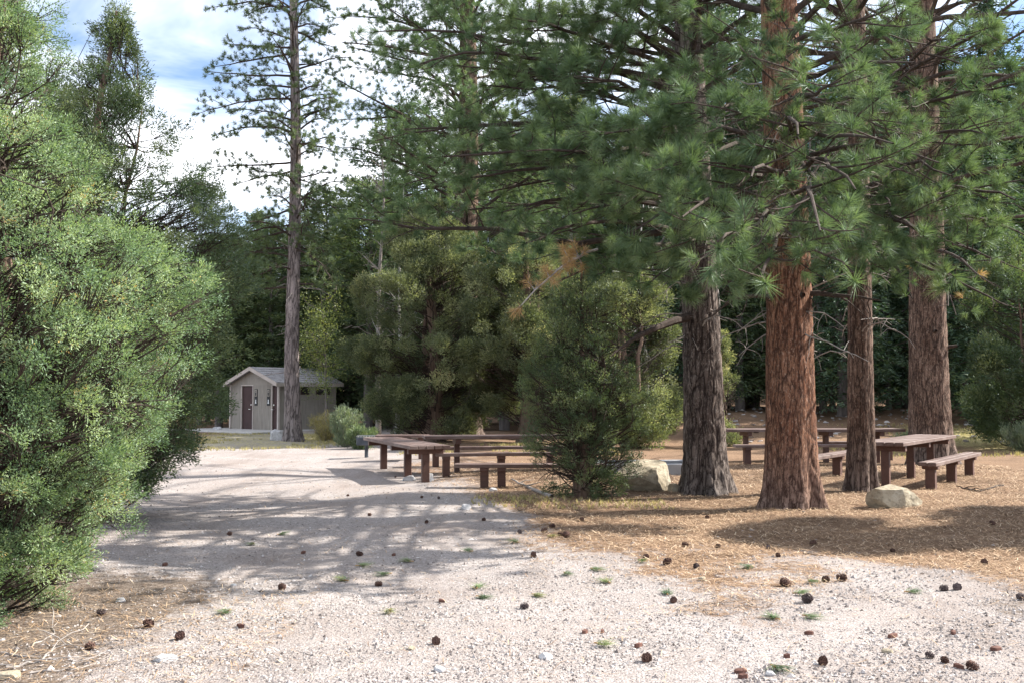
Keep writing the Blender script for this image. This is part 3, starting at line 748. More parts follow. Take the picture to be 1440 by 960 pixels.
make_juniper('juniper_tree', (-2.7, 35.5), 'wide grey green juniper behind the middle picnic tables',
             [(.3, 1.5), (1.5, 2.4), (3, 2.9), (5, 2.7), (6.5, 1.9), (8.2, .4)], 560, M['juniper_mid'], 35, puff=(.2, .42), sprays=70, K=6, blade=(.04, .09), width=.028, trunk_r=.3, tintc=.3, sp_j=.05, twr=.01, bsz=.45)
make_juniper('juniper_tree', (.5, 34.5), 'juniper with pale leafy tips between the middle tables and the dark bush',
             [(1.2, 1.6), (2.4, 2.2), (4.5, 2.3), (6, 1.7), (7.6, .3)], 420, M['juniper_mid'], 36, puff=(.2, .4), sprays=65, K=6, blade=(.04, .09), width=.028, trunk_r=.28, tintc=.4, sp_j=.05, twr=.01, bsz=.45)
make_juniper('juniper_tree', (3.6, 31.5), 'juniper seen left of the dark furrowed trunk behind the boulder',
             [(.2, 1.2), (1.5, 1.7), (3, 1.7), (4.4, 1.2), (5.6, .2)], 200, M['juniper_mid'], 37, puff=(.25, .45), sprays=50, K=6, blade=(.05, .10), width=.03, trunk_r=.2, tintc=.35, sp_j=.05, twr=.01, bsz=.45)
make_juniper('young_juniper', (6.6, 32.0), 'pale pointed young juniper just right of the dark furrowed trunk',
             [(.1, .5), (.8, .62), (1.8, .5), (2.8, .3), (3.5, .05)], 90, M['juniper_mid'], 38, puff=(.15, .25), sprays=60, K=7, blade=(.04, .08), width=.02, trunk_r=.06, tintc=.5, sp_j=.03)
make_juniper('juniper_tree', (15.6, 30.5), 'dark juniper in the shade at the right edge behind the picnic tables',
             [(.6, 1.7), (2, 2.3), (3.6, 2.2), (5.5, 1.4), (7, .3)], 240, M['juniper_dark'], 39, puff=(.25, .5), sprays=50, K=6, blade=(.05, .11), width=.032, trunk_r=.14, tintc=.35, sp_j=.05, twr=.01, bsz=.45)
# shade trees that stand right outside the frame
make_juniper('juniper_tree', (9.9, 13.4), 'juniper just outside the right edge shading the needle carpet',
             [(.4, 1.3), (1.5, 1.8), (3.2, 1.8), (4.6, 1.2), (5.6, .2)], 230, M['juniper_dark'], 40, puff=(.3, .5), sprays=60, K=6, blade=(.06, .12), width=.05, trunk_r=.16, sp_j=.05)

# ------------------------------------------------------------------ background wood
def far_conifer(kind, seed):
    r = np.random.default_rng(seed); Hh = 16.0
    P = []; D = []; T = []; br = MB(); tr = MB()
    tr.tube(bez([0, 0, -.2], [0, 0, Hh], 0, 12, .04, r), .22 * (1 - np.linspace(0, .95, 12)), 8)
    nb = 150 if kind == 'fir' else 110
    zb = .9 if kind == 'fir' else 3.0
    for q in range(nb):
        z = zb + (Hh - zb - .3) * (q / nb) ** .9; az = q * 2.4 + r.normal(0, .3)
        f = (z - zb) / (Hh - zb)
        L = (2.5 * (1 - f) + .25 if kind == 'fir' else 2.6 * math.sin(PI * min(1, .25 + .75 * f)) ** .6 + .3) * r.uniform(.65, 1.15)
        dz = -.28 if kind == 'fir' else .22
        d = np.array([math.cos(az), math.sin(az), dz])
        p1 = np.array([0, 0, z]) + d * L
        path = bez([0, 0, z], p1, .08, 6, .1, r); br.tube(path, np.linspace(.035, .01, 6), 4)
        nt = int(26 * L / 2 + 5)
        for w in range(nt):
            u = r.uniform(.25, 1); p = path[min(5, int(u * 5))] + r.normal(0, .13 + .1 * (1 - f), 3) * np.array([1, 1, .6])
            side = np.array([-d[1], d[0], 0]) * r.normal(0, .26) * L * (1.1 - u * .6)
            P.append(p + side); D.append(nrm(d * .6 + side * 1.2 + r.normal(0, .3, 3))); T.append(np.clip(r.normal(.4, .2), 0, 1))
    return tr, br, (np.array(P), np.array(D), np.array(T)), r
PROTO = []
for kind, sd, mt in (('fir', 51, 'fir'), ('fir', 52, 'fir'), ('pine', 53, 'pine_far'), ('fir', 54, 'juniper_dark'), ('pine', 55, 'fir')):
    tr, br, (P, D, T), r = far_conifer(kind, sd)
    root = empty('conifer', (0, 0, 0)); tr.build('trunk', M['gbark'], root, smooth=True); br.build('branches', M['twig'], root)
    cr = MB(); v, f, t = blades(P, D, T, 9, .9, .12, .26, .05, .12, r, fwd=.07, diamond=True); cr.add(v, f, t); cr.build('crown', M[mt], root)
    reg(root); PROTO.append(root)
used = set()
def conifer(k, x, y, h, label, group, rz=None, wide=1.0):
    o = PROTO[k] if k not in used else copy_tree(PROTO[k]); used.add(k)
    s = h / 16.0; o.location = (x, y, gzf(x, y) - .05); o.scale = (s * wide, s * wide, s); o.rotation_euler = (0, 0, R.uniform(0, 6.28) if rz is None else rz)
    tag(o, label, 'conifer', group); return o
rr = np.random.default_rng(99)
# behind the restroom
for q in range(17):
    x = -22 + q * 1.15 + rr.normal(0, .4); y = rr.uniform(52, 62)
    conifer([0, 2, 3, 1, 4][q % 5], x, y, rr.uniform(9, 12.5), 'dark conifer in the row of trees behind the restroom', 'conifers behind the restroom', wide=1.35)
for q in range(8):
    conifer([2, 3][q % 2], -14.5 + q * 1.3, rr.uniform(46.5 if q > 5 else 50, 51), rr.uniform(7.5, 10.5) if q < 4 else rr.uniform(10, 13), 'mid green bushy conifer close behind the restroom roof', 'bushy conifers close behind the restroom', wide=1.5)
# middle
for q in range(12):
    conifer([0, 4, 1, 2, 3][q % 5], -6.5 + q * 1.5 + rr.normal(0, .5), rr.uniform(46, 62), rr.uniform(12, 17), 'tall conifer in the wood behind the middle picnic tables', 'conifers behind the middle tables', wide=1.3)
# right: deep shaded wood
for q in range(26):
    conifer([0, 1, 3, 4, 0, 1][q % 6], 7 + (q % 13) * 2.1 + rr.normal(0, .6), 46 + (q // 13) * 7 + rr.uniform(-2, 3), rr.uniform(15, 22), 'dark conifer in the shaded wood behind the right picnic tables', 'conifers behind the right tables', wide=1.15)
for q, (x, y, h) in enumerate(((17.5, 38, 14), (21, 40, 15), (13.2, 41, 12), (20, 34, 12), (9.8, 44, 12))):
    conifer([0, 3, 1, 0, 3][q], x, y, h, 'nearer dark conifer at the edge of the shaded wood on the right', 'nearer dark conifers on the right', wide=1.4)
# far hill trees
for q in range(30):
    conifer([0, 4, 1, 2][q % 4], -34 + q * 2.9 + rr.normal(0, .8), rr.uniform(68, 82), rr.uniform(9, 14) if q < 12 else rr.uniform(16, 22), 'distant conifer on the slope far behind the wood', 'distant conifers', wide=1.5)
# bare grey trunks in the wood
def bare_trunk(px, py, Y, h, rad, mat, label, name='bare_tree', nb=14, top=None, cat='tree', crown=None, zc=0):
    b = at(px, py, Y); r = np.random.default_rng(int(px * 7 + Y))
    z0 = gzf(b[0], Y); root = empty(name, (b[0], Y, z0), 0, label, cat)
    tr = MB(); path = bez([0, 0, -.1], [r.normal(0, .25), 0, h], 0, 14, .06, r); tr.tube(path, rad * (1 - np.linspace(0, .9, 14)), 9); tr.build('trunk', mat, root, smooth=True)
    br = MB(); P = []
    for q in range(nb):
        k = r.integers(4, 13); az = r.uniform(0, 6.28); l = r.uniform(.5, 1.6) * (1.2 - k / 16)
        pp = bez(path[k], path[k] + np.array([math.cos(az) * l, math.sin(az) * l, r.uniform(.1, .9) * l]), .03, 6, .2, r)
        br.tube(pp, np.linspace(.022, .007, 6), 4); P += list(pp[2:])
        for w in range(4):
            e = pp[r.integers(2, 6)]; br.tube(bez(e, e + r.normal(0, .25, 3) + [0, 0, .15], .05, 4, .2, r), np.linspace(.01, .005, 4), 3)
    br.build('branches', mat, root)
    if crown:
        P = np.repeat(np.array(P), 14, 0) + r.normal(0, .3, (len(P) * 14, 3))
        v, f, t = blades(P, nrm(r.normal(0, 1, P.shape)), np.clip(r.normal(.5, .2, len(P)), 0, 1), 5, 1.5, .05, .09, .05, .05, r, fwd=.1, diamond=True)
        cr = MB(); cr.add(v, f, t); cr.build('crown', crown, root)
    return root
bare_trunk(557, 600, 36.2, 9, .09, M['abark'], 'pale mottled trunk standing left of the wide juniper behind the tables', 'aspen_tree')
bare_trunk(607, 600, 37.5, 9, .10, M['abark'], 'thin white trunk glimpsed through the wide juniper', 'aspen_tree')
bare_trunk(912, 600, 34, 9, .07, M['abark'], 'thin pale trunk left of the dark furrowed pine', 'aspen_tree')
bare_trunk(1158, 570, 43, 12, .17, M['gbark'], 'grey bare trunk in the shade between the orange red and slender pines', 'bare_tree')
bare_trunk(1171, 570, 44.5, 12, .12, M['gbark'], 'thin grey trunk just right of the bare grey trunk in the shade', 'bare_tree')
bare_trunk(1085, 570, 44, 12, .14, M['gbark'], 'grey trunk in the shaded wood hidden mostly by the orange red pine', 'bare_tree')
bare_trunk(1250, 570, 45, 12, .12, M['gbark'], 'dark bare trunk in the wood right of the slender pine', 'bare_tree')
bare_trunk(532, 600, 39, 12.4, .12, M['twig_grey'], 'silvery dead snag with bare upright twigs above the wide juniper', 'dead_tree', nb=40)
bare_trunk(790, 560, 48, 16, .16, M['abark'], 'pale green leafy tree glimpsed between the pines in the middle', 'aspen_tree', nb=40, crown=M['aspen'])
bare_trunk(740, 560, 50, 14, .16, M['abark'], 'yellow green tree glimpsed left of the pale leafy one', 'aspen_tree', nb=40, crown=M['aspen'])
bare_trunk(462, 600, 44, 6.0, .08, M['gbark'], 'small yellow green tree right of the restroom roof', 'aspen_tree', nb=22, crown=M['aspen'])

# ------------------------------------------------------------------ restroom
def restroom():
    th = math.radians(40); c = (-10.36, 45.5); Wd, Dp = 3.6, 3.3
    root = empty('restroom_building', (c[0], c[1], 0), PI - th, 'small tan gabled restroom hut with two maroon doors at the end of the gravel', 'restroom')
    # local frame: x runs along the front from the near corner (0) to the far corner (Wd); y = -depth into the building
    # rotation PI-th maps +x to (-cos th, sin th), +y to (-sin th, -cos th) (towards the camera)
    He, Hr = 2.12, 2.78
    mb = MB(); t = .12
    # front wall pieces around door openings (doors: x 1.9-2.72 and .06-.40)
    doors = [(.06, .42), (1.88, 2.70)]
    xsplit = [0, .06, .42, 1.88, 2.70, Wd]; dh = 1.98
    for a, b in ((0, .06), (.42, 1.88), (2.70, Wd)): mb.box(((a + b) / 2, -t / 2, dh / 2 + .05), (b - a, t, dh - .1 + .1))
    zt = dh + .05
    v = [[0, 0, zt], [Wd, 0, zt], [Wd, 0, He], [Wd / 2, 0, Hr], [0, 0, He]]; v2 = [[x, -t, z] for x, _, z in v]
    V = np.array(v + v2)
    mb.add(V, [[0, 4, 3], [0, 3, 2], [0, 2, 1], [5, 8, 9], [5, 7, 8], [5, 6, 7]])
    mb.add(V, [[0, 1, 6, 5], [1, 2, 7, 6], [4, 0, 5, 9]])
    for k in range(int(Wd / .1)):
        x = .05 + k * .1
        if any(a - .03 < x < b + .03 for a, b in doors): continue
        mb.box((x, .004, 1.05), (.075, .008, 2.0))
    mb.build('front_wall', M['siding'], root)
    mb = MB(); mb.box((t / 2, -Dp / 2, He / 2 + .02), (t, Dp - 2 * t - .004, He))
    for k in range(int(Dp / .1)): mb.box((-.004, -.05 - k * .1, 1.0), (.008, .075, 1.65))
    mb.build('side_wall', M['siding'], root)
    mb = MB(); mb.box((Wd - t / 2, -Dp / 2, He / 2 + .02), (t, Dp - 2 * t - .004, He)); mb.box((Wd / 2, -Dp + t / 2, He / 2 + .02), (Wd, t, He)); 
    V = np.array([[0, -Dp, He + .02], [Wd, -Dp, He + .02], [Wd / 2, -Dp, Hr]]); mb.add(V, [[0, 2, 1]]); mb.build('back_wall', M['siding'], root)
    # roof: two slabs with overhang
    mb = MB(); ov = .18; og = .25; th_ = .07
    sl = (Hr - He) / (Wd / 2)
    for sgn in (-1, 1):
        xe = Wd / 2 + sgn * (Wd / 2 + ov); ze = He - sl * ov
        q = [[Wd / 2, og, Hr + .03], [xe, og, ze + .03], [xe, -Dp - og, ze + .03], [Wd / 2, -Dp - og, Hr + .03]]
        V = np.array(q + [[x, y, z + th_] for x, y, z in q])
        mb.add(V, [[0, 1, 2, 3], [7, 6, 5, 4], [0, 4, 5, 1], [1, 5, 6, 2], [2, 6, 7, 3]])
        # shingle courses as thin steps
        for k in range(7):
            f0 = k / 7 + .02; x0 = Wd / 2 + (xe - Wd / 2) * f0; z0 = Hr + (ze - Hr) * f0 + .03 + th_
            x1 = Wd / 2 + (xe - Wd / 2) * (f0 + .115); z1 = Hr + (ze - Hr) * (f0 + .115) + .03 + th_
            V = np.array([[x0, og - .01, z0 + .003], [x1, og - .01, z1 + .02], [x1, -Dp - og + .01, z1 + .02], [x0, -Dp - og + .01, z0 + .003], [x1, og - .01, z1 + .001], [x1, -Dp - og + .01, z1 + .001]])
            mb.add(V, [[0, 1, 2, 3], [1, 4, 5, 2]])
    rf = mb.build('roof', M['roof'], root)
    mb = MB()
    for sgn in (-1, 1):
        xe = Wd / 2 + sgn * (Wd / 2 + ov + .03); ze = He - sl * (ov + .03)
        for y0 in (og + .004, -Dp - og - .034):
            q = [[Wd / 2, y0, Hr - .06], [xe, y0, ze - .06], [xe, y0 + .03, ze - .06], [Wd / 2, y0 + .03, Hr - .06]]
            V = np.array(q + [[x, y, z + .17] for x, y, z in q]); mb.add(V, [[0, 1, 2, 3], [7, 6, 5, 4], [0, 4, 5, 1], [1, 5, 6, 2], [2, 6, 7, 3], [3, 7, 4, 0]])
        mb.box((xe, -Dp / 2, ze + .02), (.03, Dp + 2 * og - .01, .15))
    mb.build('fascia', M['trim'], rf)
    for nm, (x, y) in (('corner_trim', (-.012, .0)), ('corner_trim', (Wd - .04, .02))):
        mb = MB(); mb.box((x, y, He / 2), (.09, .09, He - .06)); mb.build(nm, M['trim'], root)
    for (a, b), kx in zip(doors, (.33, 2.0)):
        mb = MB(); mb.box(((a + b) / 2, -.05, 1.02), (b - a - .02, .045, 1.94), bev=.006); d = mb.build('door', M['door'], root)
        mb = MB(); mb.tube([[kx, -.03, .96], [kx, .05, .96]], .022, 8); mb.box((kx + .05, .055, .96), (.13, .02, .024)); mb.build('handle', M['steel'], d)
        mb = MB(); mb.tube([[kx, -.03, 1.16], [kx, .01, 1.16], [kx, .0101, 1.16]], [.035, .035, .001], 10); mb.build('lock', M['steel'], d)
        mb = MB()
        for x in (a - .025, b + .025): mb.box((x, .012, 1.02), (.05, .035, 2.0))
        mb.box(((a + b) / 2, .013, 2.045), (b - a + .1, .037, .05)); mb.build('door_frame', M['trim'], d)
    for x in (.69, 1.62):
        mb = MB(); mb.box((x, .02, 1.50), (.21, .024, .74)); s = mb.build('sign', M['black'], root)
        tag(s, label='black sign plate with a white figure')
        mb = MB(); mb.box((x, .034, 1.69), (.165, .006, .30)); 
        mb.build('panel', M['siding'], s)
        mb = MB(); mb.box((x, .039, 1.64), (.05, .005, .14), tint=.5); mb.box((x, .039, 1.76), (.045, .005, .045)); mb.box((x - .035, .039, 1.67), (.02, .004, .09)); mb.box((x + .035, .039, 1.67), (.02, .004, .09)); mb.build('figure', M['black'], s)
        mb = MB(); mb.box((x, .034, 1.33), (.06, .006, .13)); mb.tube([[x, .034, 1.425], [x, .038, 1.425]], [.028, .028], 10); mb.box((x, .034, 1.25), (.09, .006, .06)); mb.build('figure', M['white'], s)
    for y0, y1 in ((-1.25, -1.65), (-2.15, -2.85)):
        mb = MB(); yc = (y0 + y1) / 2; w = y0 - y1
        for yy, ww, z, h in ((yc, w + .08, 1.985, .05), (yc, w + .08, 1.65, .05)): mb.box((-.025, yy, z), (.05, ww, h))
        for yy in (y0 + .02, y1 - .02): mb.box((-.024, yy, 1.817), (.048, .04, .285))
        f = mb.build('window', M['trim'] if False else M['door'], root)
        mb = MB(); mb.box((-.012, yc, 1.817), (.014, w, .28)); mb.build('screen', M['glass_dark'], f)
    mb = MB(); mb.box((Wd / 2 - .1, -.35, .0), (Wd + 2.6, Dp + 2.3, .10), bev=.02); mb.build('concrete_pad', M['concrete'], root)
restroom()

# ------------------------------------------------------------------ tables
def post(root, x, y, h, w=.15, d=.10):
    mb = MB(); mb.box((x, y, h / 2 - .15), (d, w, h + .3), bev=.008); mb.build('leg', M['woodleg'], root)
def table(start, dirv, L, Wt, zt, posts, label, name='picnic_table', cat='picnic table', group='picnic tables'):
    d = nrm(np.array(dirv, float)); rz = math.atan2(d[1], d[0])
    cx, cy = start[0] + d[0] * L / 2, start[1] + d[1] * L / 2; z0 = gzf(cx, cy)
    root = empty(name, (cx, cy, z0), rz, label, cat, group)
    n = 5 if Wt > .5 else 2; pw = Wt / n; th = .065
    mb = MB()
    for k in range(n): mb.box((random.uniform(-.006, .006), -Wt / 2 + pw * (k + .5), zt - th / 2 + random.uniform(-.002, .002)), (L, pw - .012, th), bev=.006)
    mb.build('table_top' if n == 5 else 'seat', M['wood'], root)
    for p in posts:
        if n == 5:
            post(root, p, 0, zt - th - .10, .14, .11)
            mb = MB(); mb.box((p, 0, zt - th - .051), (.114, Wt - .1, .10), bev=.006); mb.build('crosspiece', M['woodleg'], root)
        else:
            post(root, p, 0, zt - th - .06, .16, .14)
            mb = MB(); mb.box((p, 0, zt - th - .031), (.146, Wt - .04, .06), bev=.005); mb.build('crosspiece', M['woodleg'], root)
    return root
dR = (.57, .82)
bg = 'picnic benches'
table((6.35, 17.75), dR, 4.2, .80, .76, (-1.75, 0, 1.6), 'picnic table with sunlit top right of the slender pine')
table((7.00, 17.35), dR, 3.9, .30, .46, (-1.7, -.1, 1.5), 'long narrow bench on the near side of the right picnic table', 'picnic_bench', 'bench', bg)
table((5.35, 18.85), dR, 3.9, .30, .46, (-1.6, 0, 1.5), 'dark bench on the far side of the right picnic table', 'picnic_bench', 'bench', bg)
table((5.05, 24.6), (1, .05), 4.3, .80, .78, (-1.6, .35, 1.6), 'dark shaded picnic table seen between the big pine trunks')
table((5.1, 23.6), (1, .05), 3.0, .30, .46, (-1.2, 1.2), 'shaded bench in front of the dark picnic table behind the pines', 'picnic_bench', 'bench', bg)
table((7.2, 25.8), (1, .05), 2.6, .30, .46, (-1.0, 1.0), 'shaded bench behind the dark picnic table', 'picnic_bench', 'bench', bg)
table((-1.50, 18.9), (-.34, .94), 4.2, .78, .70, (-1.75, -.4, 1.75), 'picnic table on the left, its end towards the gravel and stones at its post')
table((-1.85, 21.5), (1, .16), 4.0, .78, .74, (-1.3, 1.5), 'picnic table behind the left one, running into the dark bush')
table((-1.5, 20.3), (1, .16), 3.6, .28, .45, (-1.6, 1.2, -.5), 'sunlit bench in front of the second middle table', 'picnic_bench', 'bench', bg)
table((-2.1, 22.9), (1, .16), 3.6, .28, .45, (-1.4, 1.2), 'dark bench behind the second middle table', 'picnic_bench', 'bench', bg)
table((-1.0, 17.9), (1, -.02), 2.6, .34, .40, (-.78, -.48, 1.0), 'low bench nearest the dark bush in front of the middle tables', 'picnic_bench', 'bench', bg)
table((-3.35, 25.3), (1, .05), 1.3, .6, .62, (-.45, .45), 'dark far table half hidden behind the left picnic table')

# grill box on post
gx, gy = -3.75, 26.5
root = empty('barbecue_grill', (gx, gy, gzf(gx, gy)), .1, 'dark blue grey metal grill box left of the middle picnic tables', 'grill')
mb = MB(); mb.box((0, 0, .42), (.50, .45, .20), bev=.015)
mb.build('firebox', M['grill'], root)
mb = MB()
for k in range(7): mb.box((-.21 + k * .07, 0, .545), (.015, .44, .012))
mb.box((0, .215, .56), (.5, .012, .012)); mb.box((0, -.215, .56), (.5, .012, .012)); mb.build('grate', M['steel'], root)
mb = MB(); mb.tube([[0, 0, -.1], [0, 0, .33]], .05, 10); mb.build('post', M['grill'], root)
mb = MB()
for s_ in (-1, 1): mb.box((s_ * .262, -.1, .52), (.02, .12, .05))
mb.build('handle', M['grill'], root)

# low fire pit kerb behind the boulder
root = empty('fire_pit', (2.75, 21.3, gzf(2.75, 21.3)), .05, 'low grey concrete fire pit frame behind the tan boulder', 'fire pit')
mb = MB()
for c_, s_ in (((0, -.62, .1), (2.1, .16, .26)), ((0, .62, .1), (2.1, .16, .26)), ((-.97, 0, .1), (.16, 1.07, .26)), ((.97, 0, .1), (.16, 1.07, .26))): mb.box(c_, s_, bev=.015)
mb.build('kerb', M['cpad'], root)
mb = MB(); mb.box((0, 0, .01), (1.76, 1.06, .06)); mb.build('ash_bed', M['black'], root)

# ------------------------------------------------------------------ rocks
from mathutils.bvhtree import BVHTree
import bmesh
def rock(name, x, y, size, label, mat, seed, rz=0, cuts=9, sub=5, rough=.035, sink=.26, group=None, cat='rock', flatness=(.6, .9), top=.75):
    r = np.random.default_rng(seed)
    bm = bmesh.new(); bmesh.ops.create_icosphere(bm, subdivisions=sub, radius=1)
    v = np.array([q.co[:] for q in bm.verts])
    for k in range(cuts):
        n_ = nrm(r.normal(0, 1, 3) * [1, 1, .55]); n_[2] = abs(n_[2]) if r.random() < .8 else n_[2]; d = r.uniform(*flatness)
        if k == 0: n_ = nrm(np.array([r.uniform(-.25, .25), r.uniform(-.35, 0), 1.])); d = top
        s_ = v @ n_ - d
        v = v - np.clip(s_, 0, None)[:, None] * n_
    for q, vv in zip(bm.verts, v):
        n1 = noise.fractal(Vector(vv * 2.2) + Vector((seed, 0, 0)), 1.0, 2.0, 5) * rough * 1.6
        n2 = abs(noise.noise(Vector(vv * 1.4) + Vector((0, seed, 0)))) * rough
        q.co = Vector(vv * (1 + n1 - n2)) * 1.0
    me = bpy.data.meshes.new(name)
    for q in bm.verts: q.co = Vector((q.co.x * size[0] / 2, q.co.y * size[1] / 2, q.co.z * size[2] / 2))
    bm.to_mesh(me); bm.free(); me.materials.append(mat)
    o = bpy.data.objects.new(name, me); COL.objects.link(o)
    o.location = (x, y, gzf(x, y) + size[2] / 2 - sink * size[2]); o.rotation_euler = (r.normal(0, .05), r.normal(0, .05), rz)
    return tag(o, label, cat, group)
def G(px, py): p = gp(px, py); return p[0], p[1]
x, y = G(908, 690); rock('boulder', x, y + .25, (1.25, .9, .98), 'large angular tan boulder left of the dark furrowed trunk', M['rock_tan'], 3, .2, cuts=20, sub=6, sink=.28, cat='boulder', flatness=(.5, .8), top=.5)
x, y = G(949, 690); rock('rock', x, y + .05, (.24, .2, .22), 'small round tan rock between the big boulder and the dark trunk', M['rock_tan'], 4, 0)
x, y = G(1258, 716); rock('boulder', x, y + .12, (.95, .55, .60), 'tan sandstone boulder on sunlit needles in front of the slender pine', M['rock_tan'], 23, -.1, cuts=20, sub=6, sink=.28, cat='boulder', flatness=(.5, .8), top=.5)
x, y = G(394, 617); rock('boulder', -8.25, 36.2, (.62, .5, .56), 'pale grey boulder at the foot of the restroom pine', M['rock_grey'], 27, 0, cat='boulder')
x, y = G(310, 607); rock('rock', -13.2, 46.0, (.5, .35, .3), 'small pale rock left of the restroom', M['rock_grey'], 10, 0)
x, y = G(575, 672); rock('rock', x, y, (.3, .25, .16), 'grey rock left of the post of the left picnic table', M['rock_grey'], 12, .3)
x, y = G(603, 674); rock('rock', x, y + .05, (.26, .22, .26), 'upright whitish rock against the near post of the left picnic table', M['rock_grey'], 13, .8, flatness=(.4, .7))
x, y = G(655, 719); rock('rock', x, y, (.15, .12, .12), 'lone round grey stone on gravel before the low bench', M['rock_grey'], 14, 0)
x, y = G(232, 932); rock('rock', x, y, (.17, .13, .05), 'flat blue grey stone in the gravel at the lower left', M['rock_grey'], 15, 0)
x, y = G(18, 952); rock('rock', x - .02, y, (.16, .12, .06), 'tan stone among twigs in the lower left corner', M['rock_tan'], 16, 0)
x, y = G(1385, 598); rock('boulder', 17.2, 38.0, (.75, .5, .4), 'white boulder on the bank by the right edge', M['rock_grey'], 17, 0, cat='boulder')
x, y = G(384, 917); rock('rock', *G(1083, 947), (.07, .05, .035), 'small blue grey pebble beside a green needle tuft in the foreground', M['rock_grey'], 18)
rock('rock', *G(693, 690), (.16, .12, .09), 'pale stone in the gravel just in front of the low bench', M['rock_grey'], 19)
rock('rock', *G(855, 643 + 14), (.3, .2, .16), 'light stone behind the boulder near the fire pit', M['rock_grey'], 20)
for k, (px, py, w, lab) in enumerate(((768, 924, .10, 'flat whitish stone in the middle foreground gravel'), (578, 916, .07, 'pinkish stone in the gravel left of centre foreground'),
        (618, 948, .09, 'tan stone at the bottom edge left of centre'), (1248, 912, .08, 'whitish stone low in the right foreground gravel'), (170, 842, .10, 'white pebble left of the track near the left juniper'),
        (988, 818, .10, 'white stone where gravel meets the needles'), (328, 822, .06, 'white pebble in the gravel by the left juniper shade'))):
    rock('rock', *G(px, py), (w, w * .75, w * .45), lab, M['rock_grey'] if k % 2 == 0 else M['rock_tan'], 30 + k, k, sub=3)

# ------------------------------------------------------------------ cones, tufts, chips, sticks
def cone_mesh(seed, mat, s=.045):
    r = np.random.default_rng(seed); mb = MB()
    n = 56
    core = []
    for k in range(7):
        t = k / 6; core.append([(t - .5) * 1.7 * s, 0, 0])
    mb.tube(core, np.array([.15, .45, .55, .55, .45, .3, .1]) * s * .8, 8, .4)
    for k in range(n):
        t = (k + .5) / n; az = k * 2.39996; x = (t - .5) * 2.1 * s; rad = s * (math.sin(PI * min(1, t * .9 + .1)) ** .8) * r.uniform(.8, 1.1)
        d = np.array([.42 + .2 * (t - .5) * 3, math.cos(az), math.sin(az)]); d = nrm(d)
        base = np.array([x, 0, 0]); tip = base + d * rad; side = nrm(np.cross(d, [1, 0, 0])) * s * .24; up = nrm(np.cross(side, d)) * s * .05
        a = base + d * rad * .35
        V = [a - side * .5 - up, a + side * .5 - up, tip + side - up, tip - side - up, a + up * .2, tip + side * .9 + up * 1.4, tip - side * .9 + up * 1.4, tip + d * s * .12 + up * 2.0]
        mb.add(V, [[0, 1, 2, 3], [0, 4, 5, 1], [3, 2, 5, 6]], r.uniform(0, 1)); mb.add(V, [[4, 6, 5], [6, 7, 5]])
    return mb
CP = []
def fresh(kind):
    if kind == 0: return cone_mesh(1, M['cone']).build('pine_cone', M['cone'])
    return cone_mesh(2, M['cone_grey'], .045).build('pine_cone', M['cone_grey'])
cproto = {}
def cone(px, py, sc, label, kind=0):
    if kind not in cproto: cproto[kind] = fresh(kind); o = cproto[kind]
    else: o = cproto[kind].copy(); COL.objects.link(o)
    x, y = G(px, py); o.location = (x, y, gzf(x, y) + .033 * sc); o.scale = (sc,) * 3
    o.rotation_euler = (random.uniform(0, 6), random.uniform(-.3, .3), random.uniform(0, 6))
    tag(o, label, 'pine cone', 'pine cones on the ground')
